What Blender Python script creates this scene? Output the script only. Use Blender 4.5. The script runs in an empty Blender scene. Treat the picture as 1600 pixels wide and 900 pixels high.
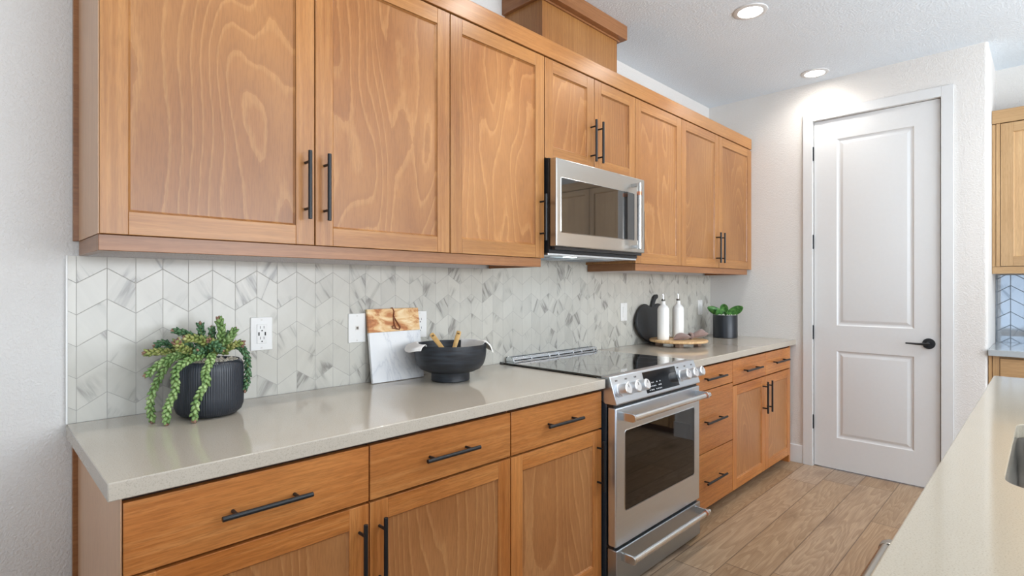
import bpy, bmesh, math, random
from mathutils import Vector, Matrix

C = bpy.context.scene.collection
SC = bpy.context.scene
PI = math.pi

# ------------------------------------------------------------------ camera
cd = bpy.data.cameras.new('camera')
cam = bpy.data.objects.new('camera', cd); C.objects.link(cam)
cam.location = (0, 0, 1.26)
cam.rotation_euler = (PI/2, 0, math.radians(44.85 - 90))
cd.sensor_width = 36.0
cd.lens = 843.5/1600*36
cd.shift_y = -2.5/1600
cd.clip_start = 0.02
SC.camera = cam

# ------------------------------------------------------------------ colour management and world
SC.view_settings.view_transform = 'Standard'
SC.view_settings.look = 'None'
SC.view_settings.gamma = 1.0
SC.view_settings.use_curve_mapping = False
SC.view_settings.exposure = -0.03
SC.cycles.use_denoising = True
SC.cycles.max_bounces = 10
SC.cycles.diffuse_bounces = 5
SC.cycles.glossy_bounces = 5
SC.cycles.sample_clamp_indirect = 4.0
SC.cycles.caustics_reflective = False
SC.cycles.caustics_refractive = False

w = bpy.data.worlds.new('world'); SC.world = w; w.use_nodes = True
bg = w.node_tree.nodes['Background']
bg.inputs[0].default_value = (0.62, 0.78, 1.0, 1)
bg.inputs[1].default_value = 1.6


def area(name, loc, rot, sx, sy, power, col):
    l = bpy.data.lights.new(name, 'AREA'); l.shape = 'RECTANGLE'
    l.size = sx; l.size_y = sy; l.energy = power; l.color = col
    o = bpy.data.objects.new(name, l); C.objects.link(o)
    o.location = loc; o.rotation_euler = rot
    return o

# daylight entering by the window on the left end of the room and the glazed wall of the great room
area('window_daylight_left', (-3.55, -0.3, 1.45), (0, -PI/2, 0), 1.9, 2.4, 11, (0.74, 0.87, 1.0))
area('window_daylight_rear', (0.8, -5.35, 1.35), (PI/2+0.22, 0, 0), 6.4, 2.3, 285, (0.94, 0.968, 1.0))
# added fill light facing up behind the camera, brightens ceiling and aisle
area('added_fill_uplight', (2.3, -1.9, 1.6), (PI-0.25, 0, 0), 2.8, 1.2, 128, (0.85, 0.93, 1.0))
LAMP_STRENGTH = 40.0
LAMP_WATTS = 26.0


# ------------------------------------------------------------------ helpers
def lin(c):
    if isinstance(c, str):
        c = tuple(int(c[i:i+2], 16) for i in (0, 2, 4))
    def f(v):
        v = v/255
        return v/12.92 if v <= 0.04045 else ((v+0.055)/1.055)**2.4
    return (f(c[0]), f(c[1]), f(c[2]), 1)


class NT:
    def __init__(s, name, rough=0.5, metal=0.0, spec=0.5):
        s.m = bpy.data.materials.new(name); s.m.use_nodes = True
        s.t = s.m.node_tree; s.N = s.t.nodes; s.L = s.t.links
        s.b = s.N['Principled BSDF']
        s.b.inputs['Roughness'].default_value = rough
        s.b.inputs['Metallic'].default_value = metal
        s.b.inputs['Specular IOR Level'].default_value = spec
    def set(s, sock, v):
        if hasattr(v, 'is_linked') or hasattr(v, 'links'):
            s.L.new(v, sock)
        else:
            sock.default_value = v
    def math(s, op, a, b=0.0, c=0.0, clamp=False):
        n = s.N.new('ShaderNodeMath'); n.operation = op; n.use_clamp = clamp
        s.set(n.inputs[0], a); s.set(n.inputs[1], b)
        if len(n.inputs) > 2: s.set(n.inputs[2], c)
        return n.outputs[0]
    def obj(s):
        n = s.N.new('ShaderNodeTexCoord'); return n.outputs['Object']
    def sep(s, v):
        n = s.N.new('ShaderNodeSeparateXYZ'); s.L.new(v, n.inputs[0]); return n.outputs
    def comb(s, x, y, z):
        n = s.N.new('ShaderNodeCombineXYZ')
        s.set(n.inputs[0], x); s.set(n.inputs[1], y); s.set(n.inputs[2], z); return n.outputs[0]
    def rnd(s):
        n = s.N.new('ShaderNodeObjectInfo'); return n.outputs['Random']
    def noise(s, vec, scale, detail=2, rough=0.5, dist=0.0):
        n = s.N.new('ShaderNodeTexNoise'); s.L.new(vec, n.inputs['Vector'])
        n.inputs['Scale'].default_value = scale; n.inputs['Detail'].default_value = detail
        n.inputs['Roughness'].default_value = rough; n.inputs['Distortion'].default_value = dist
        return n.outputs['Fac']
    def white(s, vec):
        n = s.N.new('ShaderNodeTexWhiteNoise'); n.noise_dimensions = '3D'
        s.L.new(vec, n.inputs['Vector']); return n.outputs['Value']
    def ramp(s, fac, stops, interp='LINEAR'):
        n = s.N.new('ShaderNodeValToRGB'); s.L.new(fac, n.inputs[0])
        cr = n.color_ramp; cr.interpolation = interp
        while len(cr.elements) < len(stops): cr.elements.new(0.5)
        for e, (p, c) in zip(cr.elements, stops):
            e.position = p; e.color = c if isinstance(c, tuple) else (c, c, c, 1)
        return n.outputs[0]
    def mix(s, fac, a, b, mode='MIX'):
        n = s.N.new('ShaderNodeMix'); n.data_type = 'RGBA'; n.blend_type = mode
        s.set(n.inputs[0], fac); s.set(n.inputs[6], a); s.set(n.inputs[7], b)
        return n.outputs[2]
    def bump(s, h, strength, dist):
        n = s.N.new('ShaderNodeBump'); s.L.new(h, n.inputs['Height'])
        n.inputs['Strength'].default_value = strength; n.inputs['Distance'].default_value = dist
        s.L.new(n.outputs[0], s.b.inputs['Normal'])
    def color(s, c): s.set(s.b.inputs['Base Color'], c)


def flat(name, col, rough=0.5, metal=0.0, spec=0.5, coat=0.0, vary=0.0, vscale=30):
    t = NT(name, rough, metal, spec)
    c = lin(col)
    if vary:
        n = t.noise(t.obj(), vscale, 3)
        lo = tuple(v*(1-vary) for v in c[:3])+(1,); hi = tuple(min(1, v*(1+vary)) for v in c[:3])+(1,)
        t.color(t.ramp(n, [(0.3, lo), (0.7, hi)]))
    else:
        n = t.noise(t.obj(), 60, 2)
        t.color(t.ramp(n, [(0.3, tuple(v*0.985 for v in c[:3])+(1,)), (0.7, c)]))
    t.b.inputs['Coat Weight'].default_value = coat
    return t.m


def wall_mat(name, col, strength=0.5, scale=150):
    t = NT(name, 0.75, 0, 0.25)
    o = t.obj()
    n1 = t.noise(o, scale, 3, 0.55)
    n2 = t.noise(o, 2.0, 2)
    c = lin(col)
    t.color(t.ramp(n2, [(0.3, tuple(v*0.97 for v in c[:3])+(1,)), (0.7, c)]))
    t.bump(t.ramp(n1, [(0.42, 0.0), (0.62, 1.0)]), strength, 0.0016)
    return t.m


def wood(name, dark, mid, light, grain='V', kind='straight', rough=0.32, contrast=1.0):
    """stained beech: u runs across the grain, v along it"""
    t = NT(name, rough, 0, 0.45)
    x, y, z = t.sep(t.obj())
    r = t.rnd()
    h = t.math('ADD', x, y)
    if grain == 'V': u, v = h, z
    elif grain == 'Y': u, v = x, y
    else: u, v = z, h
    sx = t.math('MULTIPLY', r, 41.0); sy = t.math('MULTIPLY', r, 17.3)
    D, M, Lc = lin(dark), lin(mid), lin(light)
    if kind == 'panel':
        p = t.comb(t.math('MULTIPLY_ADD', u, 2.7, sx), t.math('MULTIPLY_ADD', v, 0.62, sy), r)
        f = t.noise(p, 1.0, 2.0, 0.42, 0.15)
        q = t.comb(t.math('MULTIPLY_ADD', u, 30.0, sx), t.math('MULTIPLY_ADD', v, 16.0, sy), r)
        jag = t.noise(q, 1.0, 2, 0.6)
        f = t.math('MULTIPLY_ADD', jag, 0.014, f)
        f = t.math('MULTIPLY_ADD', u, 0.80, f)
        ring = t.math('FRACT', t.math('MULTIPLY', f, 23.0))
        col = t.ramp(ring, [(0.0, Lc), (0.10, Lc), (0.22, M), (0.75, tuple(0.5*(a+b) for a, b in zip(M, D))), (0.93, D), (1.0, M)])
        col = t.mix(0.50, M, col)
    else:
        p = t.comb(t.math('MULTIPLY_ADD', u, 14.0, sx), t.math('MULTIPLY_ADD', v, 1.1, sy), r)
        f = t.noise(p, 1.0, 3, 0.55, 0.5)
        col = t.ramp(f, [(0.28, D), (0.5, M), (0.74, Lc)])
        col = t.mix(0.55, M, col)
        q = t.comb(t.math('MULTIPLY_ADD', u, 110.0, sx), t.math('MULTIPLY_ADD', v, 2.2, sy), r)
        ln = t.noise(q, 1.0, 2, 0.5, 0.2)
        col = t.mix(0.42, col, t.ramp(ln, [(0.34, D), (0.5, M), (0.66, Lc)]))
    # fine pores and a broad change of tone
    pr = t.comb(t.math('MULTIPLY_ADD', u, 300.0, sx), t.math('MULTIPLY_ADD', v, 22.0, sy), r)
    pn = t.noise(pr, 1.0, 2, 0.6)
    col = t.mix(t.ramp(pn, [(0.36, 0.34*contrast), (0.56, 0.0)]), col, tuple(v*0.62 for v in D[:3])+(1,))
    br = t.noise(t.comb(t.math('MULTIPLY_ADD', u, 3.0, sy), t.math('MULTIPLY_ADD', v, 1.6, sx), r), 1.0, 2)
    col = t.mix(0.35, col, t.ramp(br, [(0.3, D), (0.7, Lc)]))
    tone = t.math('MULTIPLY_ADD', t.math('FRACT', t.math('MULTIPLY', r, 7.13)), 0.16, 0.92)
    hv = t.N.new('ShaderNodeHueSaturation'); t.L.new(col, hv.inputs['Color']); t.L.new(tone, hv.inputs['Value'])
    t.color(hv.outputs[0])
    t.bump(pn, 0.12, 0.0008)
    return t.m


class MB:
    def __init__(s): s.v = []; s.f = []; s.m = []
    def add(s, vs, fs, m=0):
        o = len(s.v); s.v += [tuple(p) for p in vs]
        for f in fs: s.f.append(tuple(i+o for i in f)); s.m.append(m)
        return s
    def box(s, x0, x1, y0, y1, z0, z1, m=0):
        if x0 > x1: x0, x1 = x1, x0
        if y0 > y1: y0, y1 = y1, y0
        if z0 > z1: z0, z1 = z1, z0
        vs = [(x, y, z) for x in (x0, x1) for y in (y0, y1) for z in (z0, z1)]
        return s.add(vs, [(0, 1, 3, 2), (4, 6, 7, 5), (0, 4, 5, 1), (2, 3, 7, 6), (0, 2, 6, 4), (1, 5, 7, 3)], m)
    def prism(s, pts, a0, a1, axis='z', m=0):
        n = len(pts)
        def P(p, a):
            return (p[0], p[1], a) if axis == 'z' else ((a, p[0], p[1]) if axis == 'x' else (p[0], a, p[1]))
        vs = [P(p, a0) for p in pts]+[P(p, a1) for p in pts]
        fs = [tuple(range(n))[::-1], tuple(range(n, 2*n))]
        fs += [(i, (i+1) % n, (i+1) % n+n, i+n) for i in range(n)]
        return s.add(vs, fs, m)
    def tube(s, pts, r, n=12, m=0, cap=True):
        pts = [Vector(p) for p in pts]; k = len(pts)
        rs = r if isinstance(r, (list, tuple)) else [r]*k
        vs = []; up = None
        for i, p in enumerate(pts):
            d = (pts[min(i+1, k-1)]-pts[max(i-1, 0)]).normalized()
            if up is None:
                up = Vector((0, 0, 1)) if abs(d.z) < 0.9 else Vector((1, 0, 0))
            a = (up - d*up.dot(d)).normalized(); up = a; b = d.cross(a)
            for j in range(n):
                t = 2*PI*j/n
                vs.append(p+(a*math.cos(t)+b*math.sin(t))*rs[i])
        fs = [(i*n+j, i*n+(j+1) % n, (i+1)*n+(j+1) % n, (i+1)*n+j) for i in range(k-1) for j in range(n)]
        if cap: fs += [tuple(range(n))[::-1], tuple(range((k-1)*n, k*n))]
        return s.add(vs, fs, m)
    def lathe(s, prof, c=(0, 0, 0), n=48, m=0, close=True, rib=None):
        """profile of (r, z) around a vertical axis"""
        vs = []; k = len(prof)
        for i, (r, z) in enumerate(prof):
            for j in range(n):
                t = 2*PI*j/n
                rr = r*(1+(rib(i, j) if rib else 0))
                vs.append((c[0]+rr*math.cos(t), c[1]+rr*math.sin(t), c[2]+z))
        fs = [(i*n+j, i*n+(j+1) % n, (i+1)*n+(j+1) % n, (i+1)*n+j) for i in range(k-1) for j in range(n)]
        if close:
            fs += [tuple(range(n))[::-1], tuple(range((k-1)*n, k*n))]
        return s.add(vs, fs, m)
    def grid(s, fn, nu, nv, m=0):
        vs = [fn(i/nu, j/nv) for i in range(nu+1) for j in range(nv+1)]
        fs = [(i*(nv+1)+j, (i+1)*(nv+1)+j, (i+1)*(nv+1)+j+1, i*(nv+1)+j+1) for i in range(nu) for j in range(nv)]
        return s.add(vs, fs, m)
    def xform(s, M):
        s.v = [tuple(M @ Vector(p)) for p in s.v]; return s
    def build(s, name, mats, parent=None, bevel=0.0, seg=2, smooth=True, solid=0.0, sub=0, sharp=0.6):
        me = bpy.data.meshes.new(name)
        o = bpy.data.objects.new(name, me)
        off = Vector((0, 0, 0))
        if parent is not None:
            q = parent
            while q is not None:
                off += Vector(q.get('_o', (0, 0, 0))); q = q.parent
        me.from_pydata([tuple(Vector(p)-off) for p in s.v], [], s.f)
        if not isinstance(mats, (list, tuple)): mats = [mats]
        for mt in mats: me.materials.append(mt)
        for p, mi in zip(me.polygons, s.m): p.material_index = mi; p.use_smooth = smooth
        bm = bmesh.new(); bm.from_mesh(me); bmesh.ops.recalc_face_normals(bm, faces=bm.faces); bm.to_mesh(me); bm.free()
        if smooth: me.set_sharp_from_angle(angle=sharp)
        C.objects.link(o)
        if parent is not None: o.parent = parent
        if solid:
            md = o.modifiers.new('solid', 'SOLIDIFY'); md.thickness = solid; md.offset = 0
        if sub:
            md = o.modifiers.new('sub', 'SUBSURF'); md.levels = sub; md.render_levels = sub
        if bevel:
            md = o.modifiers.new('bevel', 'BEVEL'); md.width = bevel; md.segments = seg
            md.limit_method = 'ANGLE'; md.angle_limit = 0.7
        return o


ORIG = {}
def thing(name, label, cat, loc=(0, 0, 0), rz=0, group=None):
    o = bpy.data.objects.new(name, None); C.objects.link(o)
    o.location = loc; o.rotation_euler = (0, 0, rz); o.empty_display_size = 0.05
    o['label'] = label; o['category'] = cat
    if group: o['group'] = group
    if rz == 0: o['_o'] = tuple(loc)
    return o

def tag(o, label, cat, group=None, kind=None):
    o['label'] = label; o['category'] = cat
    if group: o['group'] = group
    if kind: o['kind'] = kind
    return o

def struct(o): o['kind'] = 'structure'; return o

def copy_tree(o, parent=None):
    c = o.copy(); C.objects.link(c)
    if parent is not None: c.parent = parent
    for ch in list(o.children): copy_tree(ch, c)
    return c


# ------------------------------------------------------------------ materials
M_wall = wall_mat('painted_wall', 'D8D5D1', 0.55, 140)
M_ceil = wall_mat('painted_ceiling', 'DFE9F2', 0.45, 90)
M_white = flat('white_semi_gloss_paint', 'D2D3D3', 0.32, 0, 0.5)
UP = ('7E4F27', '9C6736', 'B98851')
M_wV = wood('upper_wood_vertical', *UP, grain='V')
M_wH = wood('upper_wood_horizontal', *UP, grain='H')
M_wP = wood('upper_wood_veneer', '7C4E29', '996537', 'B98955', grain='V', kind='panel')
M_trim = wood('moulding_wood', '774A28', '91603A', 'A8764E', grain='H')
LO = ('96531F', 'C27739', 'DC9C5C')  # same wood as the uppers; dimmer light below is offset in the colour
M_lV = wood('lower_wood_lightened_vertical', *LO, grain='V')
M_lH = wood('lower_wood_lightened_horizontal', *LO, grain='H', contrast=1.4)
M_lP = wood('lower_wood_lightened_veneer', '8C5429', 'B07545', 'CE9964', grain='V', kind='panel')  # copy of the upper veneer, lightened against the dim light below
FA = ('A07C50', 'B59067', 'CBAA7E')
M_fV = wood('far_wood_vertical', *FA, grain='V')
M_fH = wood('far_wood_horizontal', *FA, grain='H')
M_side = wood('cabinet_side_laminate', 'B98C68', 'C99E7A', 'D6B090', grain='V')
M_toe = flat('toe_kick_brown', '6B4A33', 0.6)
M_gap = flat('cabinet_gap_shade', '2A1A10', 0.9)  # shade of the door gaps, put in as a dark colour
M_black = flat('matte_black_metal', '232528', 0.38, 0.35, 0.5)
M_blackp = flat('black_plastic', '17181A', 0.35)
M_plast = flat('white_plastic', 'E4E3E0', 0.35)
M_slot = flat('outlet_slot_dark', '15120F', 0.6)
M_copper = flat('brushed_copper', 'C98B6E', 0.28, 1.0)
M_chrome = flat('polished_chrome', 'F4F6F8', 0.2, 1.0)
M_knob = flat('satin_knob_steel', 'EDF0F3', 0.42, 1.0)


def steel(name, col='DCE5EE', rough=0.34, axis='X'):
    t = NT(name, rough, 1.0)
    x, y, z = t.sep(t.obj())
    if axis == 'X': p = t.comb(t.math('MULTIPLY', x, 3.0), t.math('MULTIPLY', y, 500.0), t.math('MULTIPLY', z, 500.0))
    else: p = t.comb(t.math('MULTIPLY', x, 500.0), t.math('MULTIPLY', y, 500.0), t.math('MULTIPLY', z, 3.0))
    n = t.noise(p, 1.0, 2)
    c = lin(col)
    t.color(t.ramp(n, [(0.3, tuple(v*0.97 for v in c[:3])+(1,)), (0.7, c)]))
    t.set(t.b.inputs['Roughness'], t.math('MULTIPLY_ADD', n, 0.04, rough-0.02))
    return t.m
M_steel = steel('brushed_stainless')
M_steelM = steel('microwave_stainless', 'BDBAB5', 0.3)
M_barM = steel('microwave_handle_stainless', 'C9C6C1', 0.24)
M_steelV = steel('brushed_stainless_vertical', axis='Z')
M_steelD = steel('dark_stainless_drawer', 'B2BAC2', 0.34)
M_bar = steel('handle_stainless', 'E2E8EC', 0.24)


def dark_glass(name, col='0A0B0C', rough=0.04, spec=0.6, coat=0.0):
    t = NT(name, rough, 0, spec); n = t.noise(t.obj(), 3.0, 1); c = lin(col)
    t.color(t.ramp(n, [(0.3, c), (0.7, tuple(v*1.1 for v in c[:3])+(1,))]))
    t.b.inputs['Coat Weight'].default_value = coat; t.b.inputs['Coat Roughness'].default_value = 0.02
    return t.m
M_glass = dark_glass('cooktop_glass', '0C0D0E', 0.05, 0.9, 1.0)
M_oven = dark_glass('oven_window_glass', '080808', 0.03, 0.5, 0.0)
M_mw = dark_glass('microwave_window_glass', '1B1A19', 0.03, 0.9, 0.5)
M_disp = dark_glass('control_display', '151619', 0.08, 0.6)

# quartz worktop: warm grey with fine speckle
def quartz(name, base, sp=0.10, rough=0.09):
    t = NT(name, rough, 0, 0.5)
    o = t.obj()
    a = t.noise(o, 380, 2, 0.6); b = t.noise(o, 6, 3)
    c = lin(base)
    s1 = t.ramp(a, [(0.33, tuple(v*(1-2.2*sp) for v in c[:3])+(1,)), (0.45, c), (0.60, c), (0.72, tuple(min(1, v*(1+sp)) for v in c[:3])+(1,))])
    s1 = t.mix(0.10, s1, t.ramp(b, [(0.3, tuple(v*0.85 for v in c[:3])+(1,)), (0.7, tuple(min(1, v*1.1) for v in c[:3])+(1,))]))
    t.color(s1)
    return t.m
M_quartz = quartz('quartz_worktop', 'BAB1A3')
M_quartzI = quartz('quartz_island', 'B0A694')

# chevron tile
def chevron(name, axis, base, dark, grout, rough, x0=0.28, w=0.0692, ztop=1.313, h=0.089, rise=0.044, vein=1.0, groutw=1.0):
    t = NT(name, rough, 0.0 if axis == 'X' else 0.55, 0.5)
    x, y, z = t.sep(t.obj())
    a = x if axis == 'X' else y
    u = t.math('DIVIDE', t.math('SUBTRACT', a, x0), w)
    tri = t.math('PINGPONG', u, 1.0)
    v = t.math('DIVIDE', t.math('SUBTRACT', t.math('MULTIPLY_ADD', tri, rise, z), ztop), h)
    ci = t.math('FLOOR', u); ri = t.math('FLOOR', v)
    fu = t.math('FRACT', u); fv = t.math('FRACT', v)
    du = t.math('MINIMUM', fu, t.math('SUBTRACT', 1.0, fu)); du = t.math('MULTIPLY', du, w)
    dv = t.math('MINIMUM', fv, t.math('SUBTRACT', 1.0, fv)); dv = t.math('MULTIPLY', dv, h*0.84)
    d = t.math('MINIMUM', du, dv)
    g = t.ramp(t.math('MULTIPLY', d, 100.0), [(0.0, 1.0), (0.05*groutw, 0.9), (0.11*groutw, 0.0)])
    rv = t.white(t.comb(ci, ri, 0.5))
    rv2 = t.white(t.comb(ri, ci, 3.5))
    # veins: coordinates turned a little per tile, shifted far per tile
    par = t.math('MULTIPLY_ADD', t.math('MODULO', t.math('ABSOLUTE', ci), 2.0), 2.0, -1.0)
    aa = t.math('ADD', t.math('MULTIPLY', a, 10.0), t.math('MULTIPLY', t.math('MULTIPLY', z, par), 5.5))
    p = t.comb(t.math('MULTIPLY_ADD', rv, 60.0, aa), t.math('MULTIPLY_ADD', rv2, 40.0, t.math('MULTIPLY', z, 1.7)), t.math('MULTIPLY', rv, 9.0))
    n = t.noise(p, 1.0, 5, 0.5, 0.3)
    vn = t.math('ABSOLUTE', t.math('SUBTRACT', n, 0.5))
    thin = t.ramp(vn, [(0.0, 1.0), (0.010, 0.75), (0.028, 0.25), (0.09, 0.0)])
    mask = t.noise(t.comb(t.math('MULTIPLY_ADD', rv2, 30.0, t.math('MULTIPLY', a, 5.0)), t.math('MULTIPLY', z, 5.0), rv), 1.0, 2)
    mask = t.ramp(mask, [(0.48, 0.03), (0.60, 1.0)])
    cloud = t.noise(p, 0.7, 4, 0.65)
    B = lin(base); Dk = lin(dark)
    col = t.ramp(cloud, [(0.28, tuple(0.84*a_+0.16*b_ for a_, b_ in zip(B, Dk))), (0.55, B), (1.0, B)])
    col = t.mix(t.math('MULTIPLY', t.math('MULTIPLY', thin, mask), 0.75*vein), col, Dk)
    hv = t.N.new('ShaderNodeHueSaturation'); t.L.new(col, hv.inputs['Color'])
    t.L.new(t.math('MULTIPLY_ADD', rv2, 0.07, 0.955), hv.inputs['Value'])
    col = t.mix(g, hv.outputs[0], lin(grout))
    t.color(col)
    t.set(t.b.inputs['Roughness'], t.math('MULTIPLY_ADD', g, 0.4, rough))
    t.bump(t.math('SUBTRACT', 1.0, g), 0.2, 0.0008)
    return t.m
M_tile = chevron('marble_chevron_tile', 'X', 'C6C3B9', '6F6B66', '98958E', 0.22)
M_tileF = chevron('glossy_chevron_tile', 'Y', 'A9AFB5', '6F777F', '4A5158', 0.04, x0=0.178, w=0.066, ztop=1.266, h=0.0855, vein=1.0, groutw=2.0)

# plank floor, planks run along X
def floor_mat():
    t = NT('oak_plank_floor', 0.42, 0, 0.4)
    x, y, z = t.sep(t.obj())
    W = 0.1845; Lg = 1.5
    rowf = t.math('DIVIDE', t.math('SUBTRACT', y, 1.046), W)
    row = t.math('FLOOR', rowf)
    off = t.white(t.comb(row, 2.2, 7.7))
    uf = t.math('ADD', t.math('DIVIDE', x, Lg), t.math('MULTIPLY', off, 5.0))
    col_i = t.math('FLOOR', uf)
    fy = t.math('FRACT', rowf); fx = t.math('FRACT', uf)
    dy = t.math('MULTIPLY', t.math('MINIMUM', fy, t.math('SUBTRACT', 1.0, fy)), W)
    dx = t.math('MULTIPLY', t.math('MINIMUM', fx, t.math('SUBTRACT', 1.0, fx)), Lg)
    d = t.math('MINIMUM', dx, dy)
    g = t.ramp(d, [(0.0, 1.0), (0.0010, 0.8), (0.0028, 0.0)])
    r = t.white(t.comb(row, col_i, 1.1)); r2 = t.white(t.comb(col_i, row, 4.1))
    p = t.comb(t.math('MULTIPLY_ADD', r, 80.0, t.math('MULTIPLY', x, 0.75)), t.math('MULTIPLY_ADD', r2, 50.0, t.math('MULTIPLY', y, 6.0)), r)
    f = t.noise(p, 1.0, 3, 0.5, 0.3)
    ring = t.math('FRACT', t.math('MULTIPLY', f, 22.0))
    rc = t.ramp(ring, [(0.0, lin('C0A88C')), (0.5, lin('AB9277')), (0.92, lin('94795F')), (1.0, lin('B39B80'))])
    base = t.ramp(t.noise(p, 0.6, 3), [(0.3, lin('947B63')), (0.52, lin('AB937A')), (0.72, lin('BCA58B'))])
    col = t.mix(0.5, base, rc)
    # knots
    kn = t.N.new('ShaderNodeTexVoronoi'); kn.feature = 'F1'
    t.L.new(t.comb(t.math('MULTIPLY_ADD', r, 13.0, t.math('MULTIPLY', x, 1.7)), t.math('MULTIPLY_ADD', r2, 9.0, t.math('MULTIPLY', y, 4.2)), 0.0), kn.inputs['Vector'])
    kn.inputs['Scale'].default_value = 1.0
    k = t.ramp(kn.outputs['Distance'], [(0.0, 0.95), (0.09, 0.5), (0.27, 0.0)])
    col = t.mix(k, col, lin('6A5240'))
    fine = t.noise(t.comb(t.math('MULTIPLY', x, 8.0), t.math('MULTIPLY', y, 260.0), r), 1.0, 2)
    col = t.mix(t.ramp(fine, [(0.35, 0.35), (0.58, 0.0)]), col, lin('7C6450'))
    hv = t.N.new('ShaderNodeHueSaturation'); t.L.new(col, hv.inputs['Color'])
    t.L.new(t.math('MULTIPLY_ADD', r2, 0.20, 0.90), hv.inputs['Value'])
    t.L.new(t.math('MULTIPLY_ADD', r, 0.25, 0.88), hv.inputs['Saturation'])
    t.color(t.mix(g, hv.outputs[0], lin('5E4A39')))
    t.bump(t.math('ADD', t.math('SUBTRACT', 1.0, g), t.math('MULTIPLY', fine, 0.15)), 0.3, 0.001)
    return t.m
M_floor = floor_mat()


def emit(name, col, s):
    m = bpy.data.materials.new(name); m.use_nodes = True; nt = m.node_tree
    nt.nodes.remove(nt.nodes['Principled BSDF'])
    e = nt.nodes.new('ShaderNodeEmission'); e.inputs[0].default_value = col; e.inputs[1].default_value = s
    nt.links.new(e.outputs[0], nt.nodes['Material Output'].inputs[0])
    return m
M_lamp = emit('lamp_lens_glow', (1.0, 0.93, 0.84, 1), LAMP_STRENGTH)
M_mwlamp = emit('microwave_lamp_glow', (0.86, 1.0, 0.94, 1), 5.0)

# ------------------------------------------------------------------ room shell
YW = 1.935          # painted wall behind the worktops
CE = 2.69           # ceiling
XD = 4.19           # wall with the door
XF = 4.80           # far wall of the alcove
RET = 0.252         # outer corner of the door wall

struct(MB().box(-3.7, 6.0, -5.6, 2.1, -0.1, 0.0).build('floor', M_floor))
struct(MB().box(-3.7, 6.0, -5.6, 2.1, CE, CE+0.1).build('ceiling', M_ceil))
struct(MB().box(-3.7, XD, YW, YW+0.12, 0, CE).build('wall_back', M_wall))
# door wall with the door opening and a rounded outer corner
D0, D1, DZ = 0.469, 1.176, 2.416
mb = MB()
mb.box(XD, XD+0.12, D1, YW+0.12, 0, CE)
R = 0.018
arc = [(XD+R-R*math.cos(a), RET+R-R*math.sin(a)) for a in [i*PI/2/6 for i in range(7)]]
mb.prism([(XD, D0), *arc, (XF+0.1, RET), (XF+0.1, RET+0.12), (XD+0.12, RET+0.12), (XD+0.12, D0)], 0, CE)
mb.box(XD, XD+0.12, D0, D1, DZ, CE)
struct(mb.build('wall_right', M_wall, sharp=0.35))
struct(MB().box(XF, XF+0.1, -5.6, RET, 0, CE).build('wall_far', M_wall))
# wall at the left end with its window opening, great room wall with glazed openings (behind the camera)
mb = MB(); x0, x1 = -3.7, -3.6
mb.box(x0, x1, -5.6, -1.55, 0, CE); mb.box(x0, x1, 0.95, YW, 0, CE)
mb.box(x0, x1, -1.55, 0.95, 0, 0.45); mb.box(x0, x1, -1.55, 0.95, 2.45, CE)
struct(mb.build('wall_left', M_wall))
mb = MB()
mb.box(-3.6, -2.6, -5.6, -5.5, 0, CE); mb.box(4.2, XF, -5.6, -5.5, 0, CE)
mb.box(-2.6, 4.2, -5.6, -5.5, 0, 0.12); mb.box(-2.6, 4.2, -5.6, -5.5, 2.55, CE)
struct(mb.build('wall_rear', M_wall))
mb = MB()
for yy in (-1.55, -0.33, 0.89): mb.box(-3.69, -3.61, yy, yy+0.06, 0.45, 2.45)
for zz in (0.45, 2.39): mb.box(-3.69, -3.61, -1.55, 0.95, zz, zz+0.06)
struct(mb.build('window_1', M_white))
mb = MB()
for xx in (-2.6, -0.93, 0.76, 2.45, 4.14): mb.box(xx, xx+0.06, -5.59, -5.51, 0.12, 2.55)
for zz in (0.12, 2.49): mb.box(-2.6, 4.2, -5.59, -5.51, zz, zz+0.06)
struct(mb.build('window_2', M_white))

# door, casing, hinges and lever
door = thing('door_1', 'x', 'door', (XD, D1, 0)); del door['label']; del door['category']; struct(door)
XS = XD+0.006      # face of the slab
g = 0.004
mb = MB()
ya, yb, za, zb = D0+g, D1-g, 0.008, DZ-g
P = [(0.602, 1.032, 0.221, 0.818), (0.602, 1.032, 0.992, 2.271)]
py0, py1 = 0.602, 1.032
def qy(y0, y1, z0, z1): mb.add([(XS, y0, z0), (XS, y1, z0), (XS, y1, z1), (XS, y0, z1)], [(0, 1, 2, 3)])
qy(ya, py0, za, zb); qy(py1, yb, za, zb)
zc = [za, P[0][2], P[0][3], P[1][2], P[1][3], zb]
for k in (0, 2, 4): qy(py0, py1, zc[k], zc[k+1])
prof = [(0, 0), (0.006, 0.006), (0.013, 0.0085), (0.020, 0.0085), (0.036, 0.0025), (0.040, 0.002)]
for (a0, a1, b0, b1) in P:
    rings = []
    for ins, dep in prof:
        rings.append([(XS+dep, a0+ins, b0+ins), (XS+dep, a1-ins, b0+ins), (XS+dep, a1-ins, b1-ins), (XS+dep, a0+ins, b1-ins)])
    vs = [p for r in rings for p in r]; fs = []
    for i in range(len(rings)-1):
        for j in range(4): fs.append((i*4+j, i*4+(j+1) % 4, (i+1)*4+(j+1) % 4, (i+1)*4+j))
    k = (len(rings)-1)*4; fs.append((k, k+1, k+2, k+3))
    mb.add(vs, fs)
mb.box(XS+0.010, XS+0.036, ya, yb, za, zb)
for (y0_, y1_, z0_, z1_) in ((ya, ya, za, zb), (yb, yb, za, zb)):
    mb.add([(XS, y0_, z0_), (XS+0.012, y0_, z0_), (XS+0.012, y0_, z1_), (XS, y0_, z1_)], [(0, 1, 2, 3)])
for zz in (za, zb):
    mb.add([(XS, ya, zz), (XS+0.012, ya, zz), (XS+0.012, yb, zz), (XS, yb, zz)], [(0, 1, 2, 3)])
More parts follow.
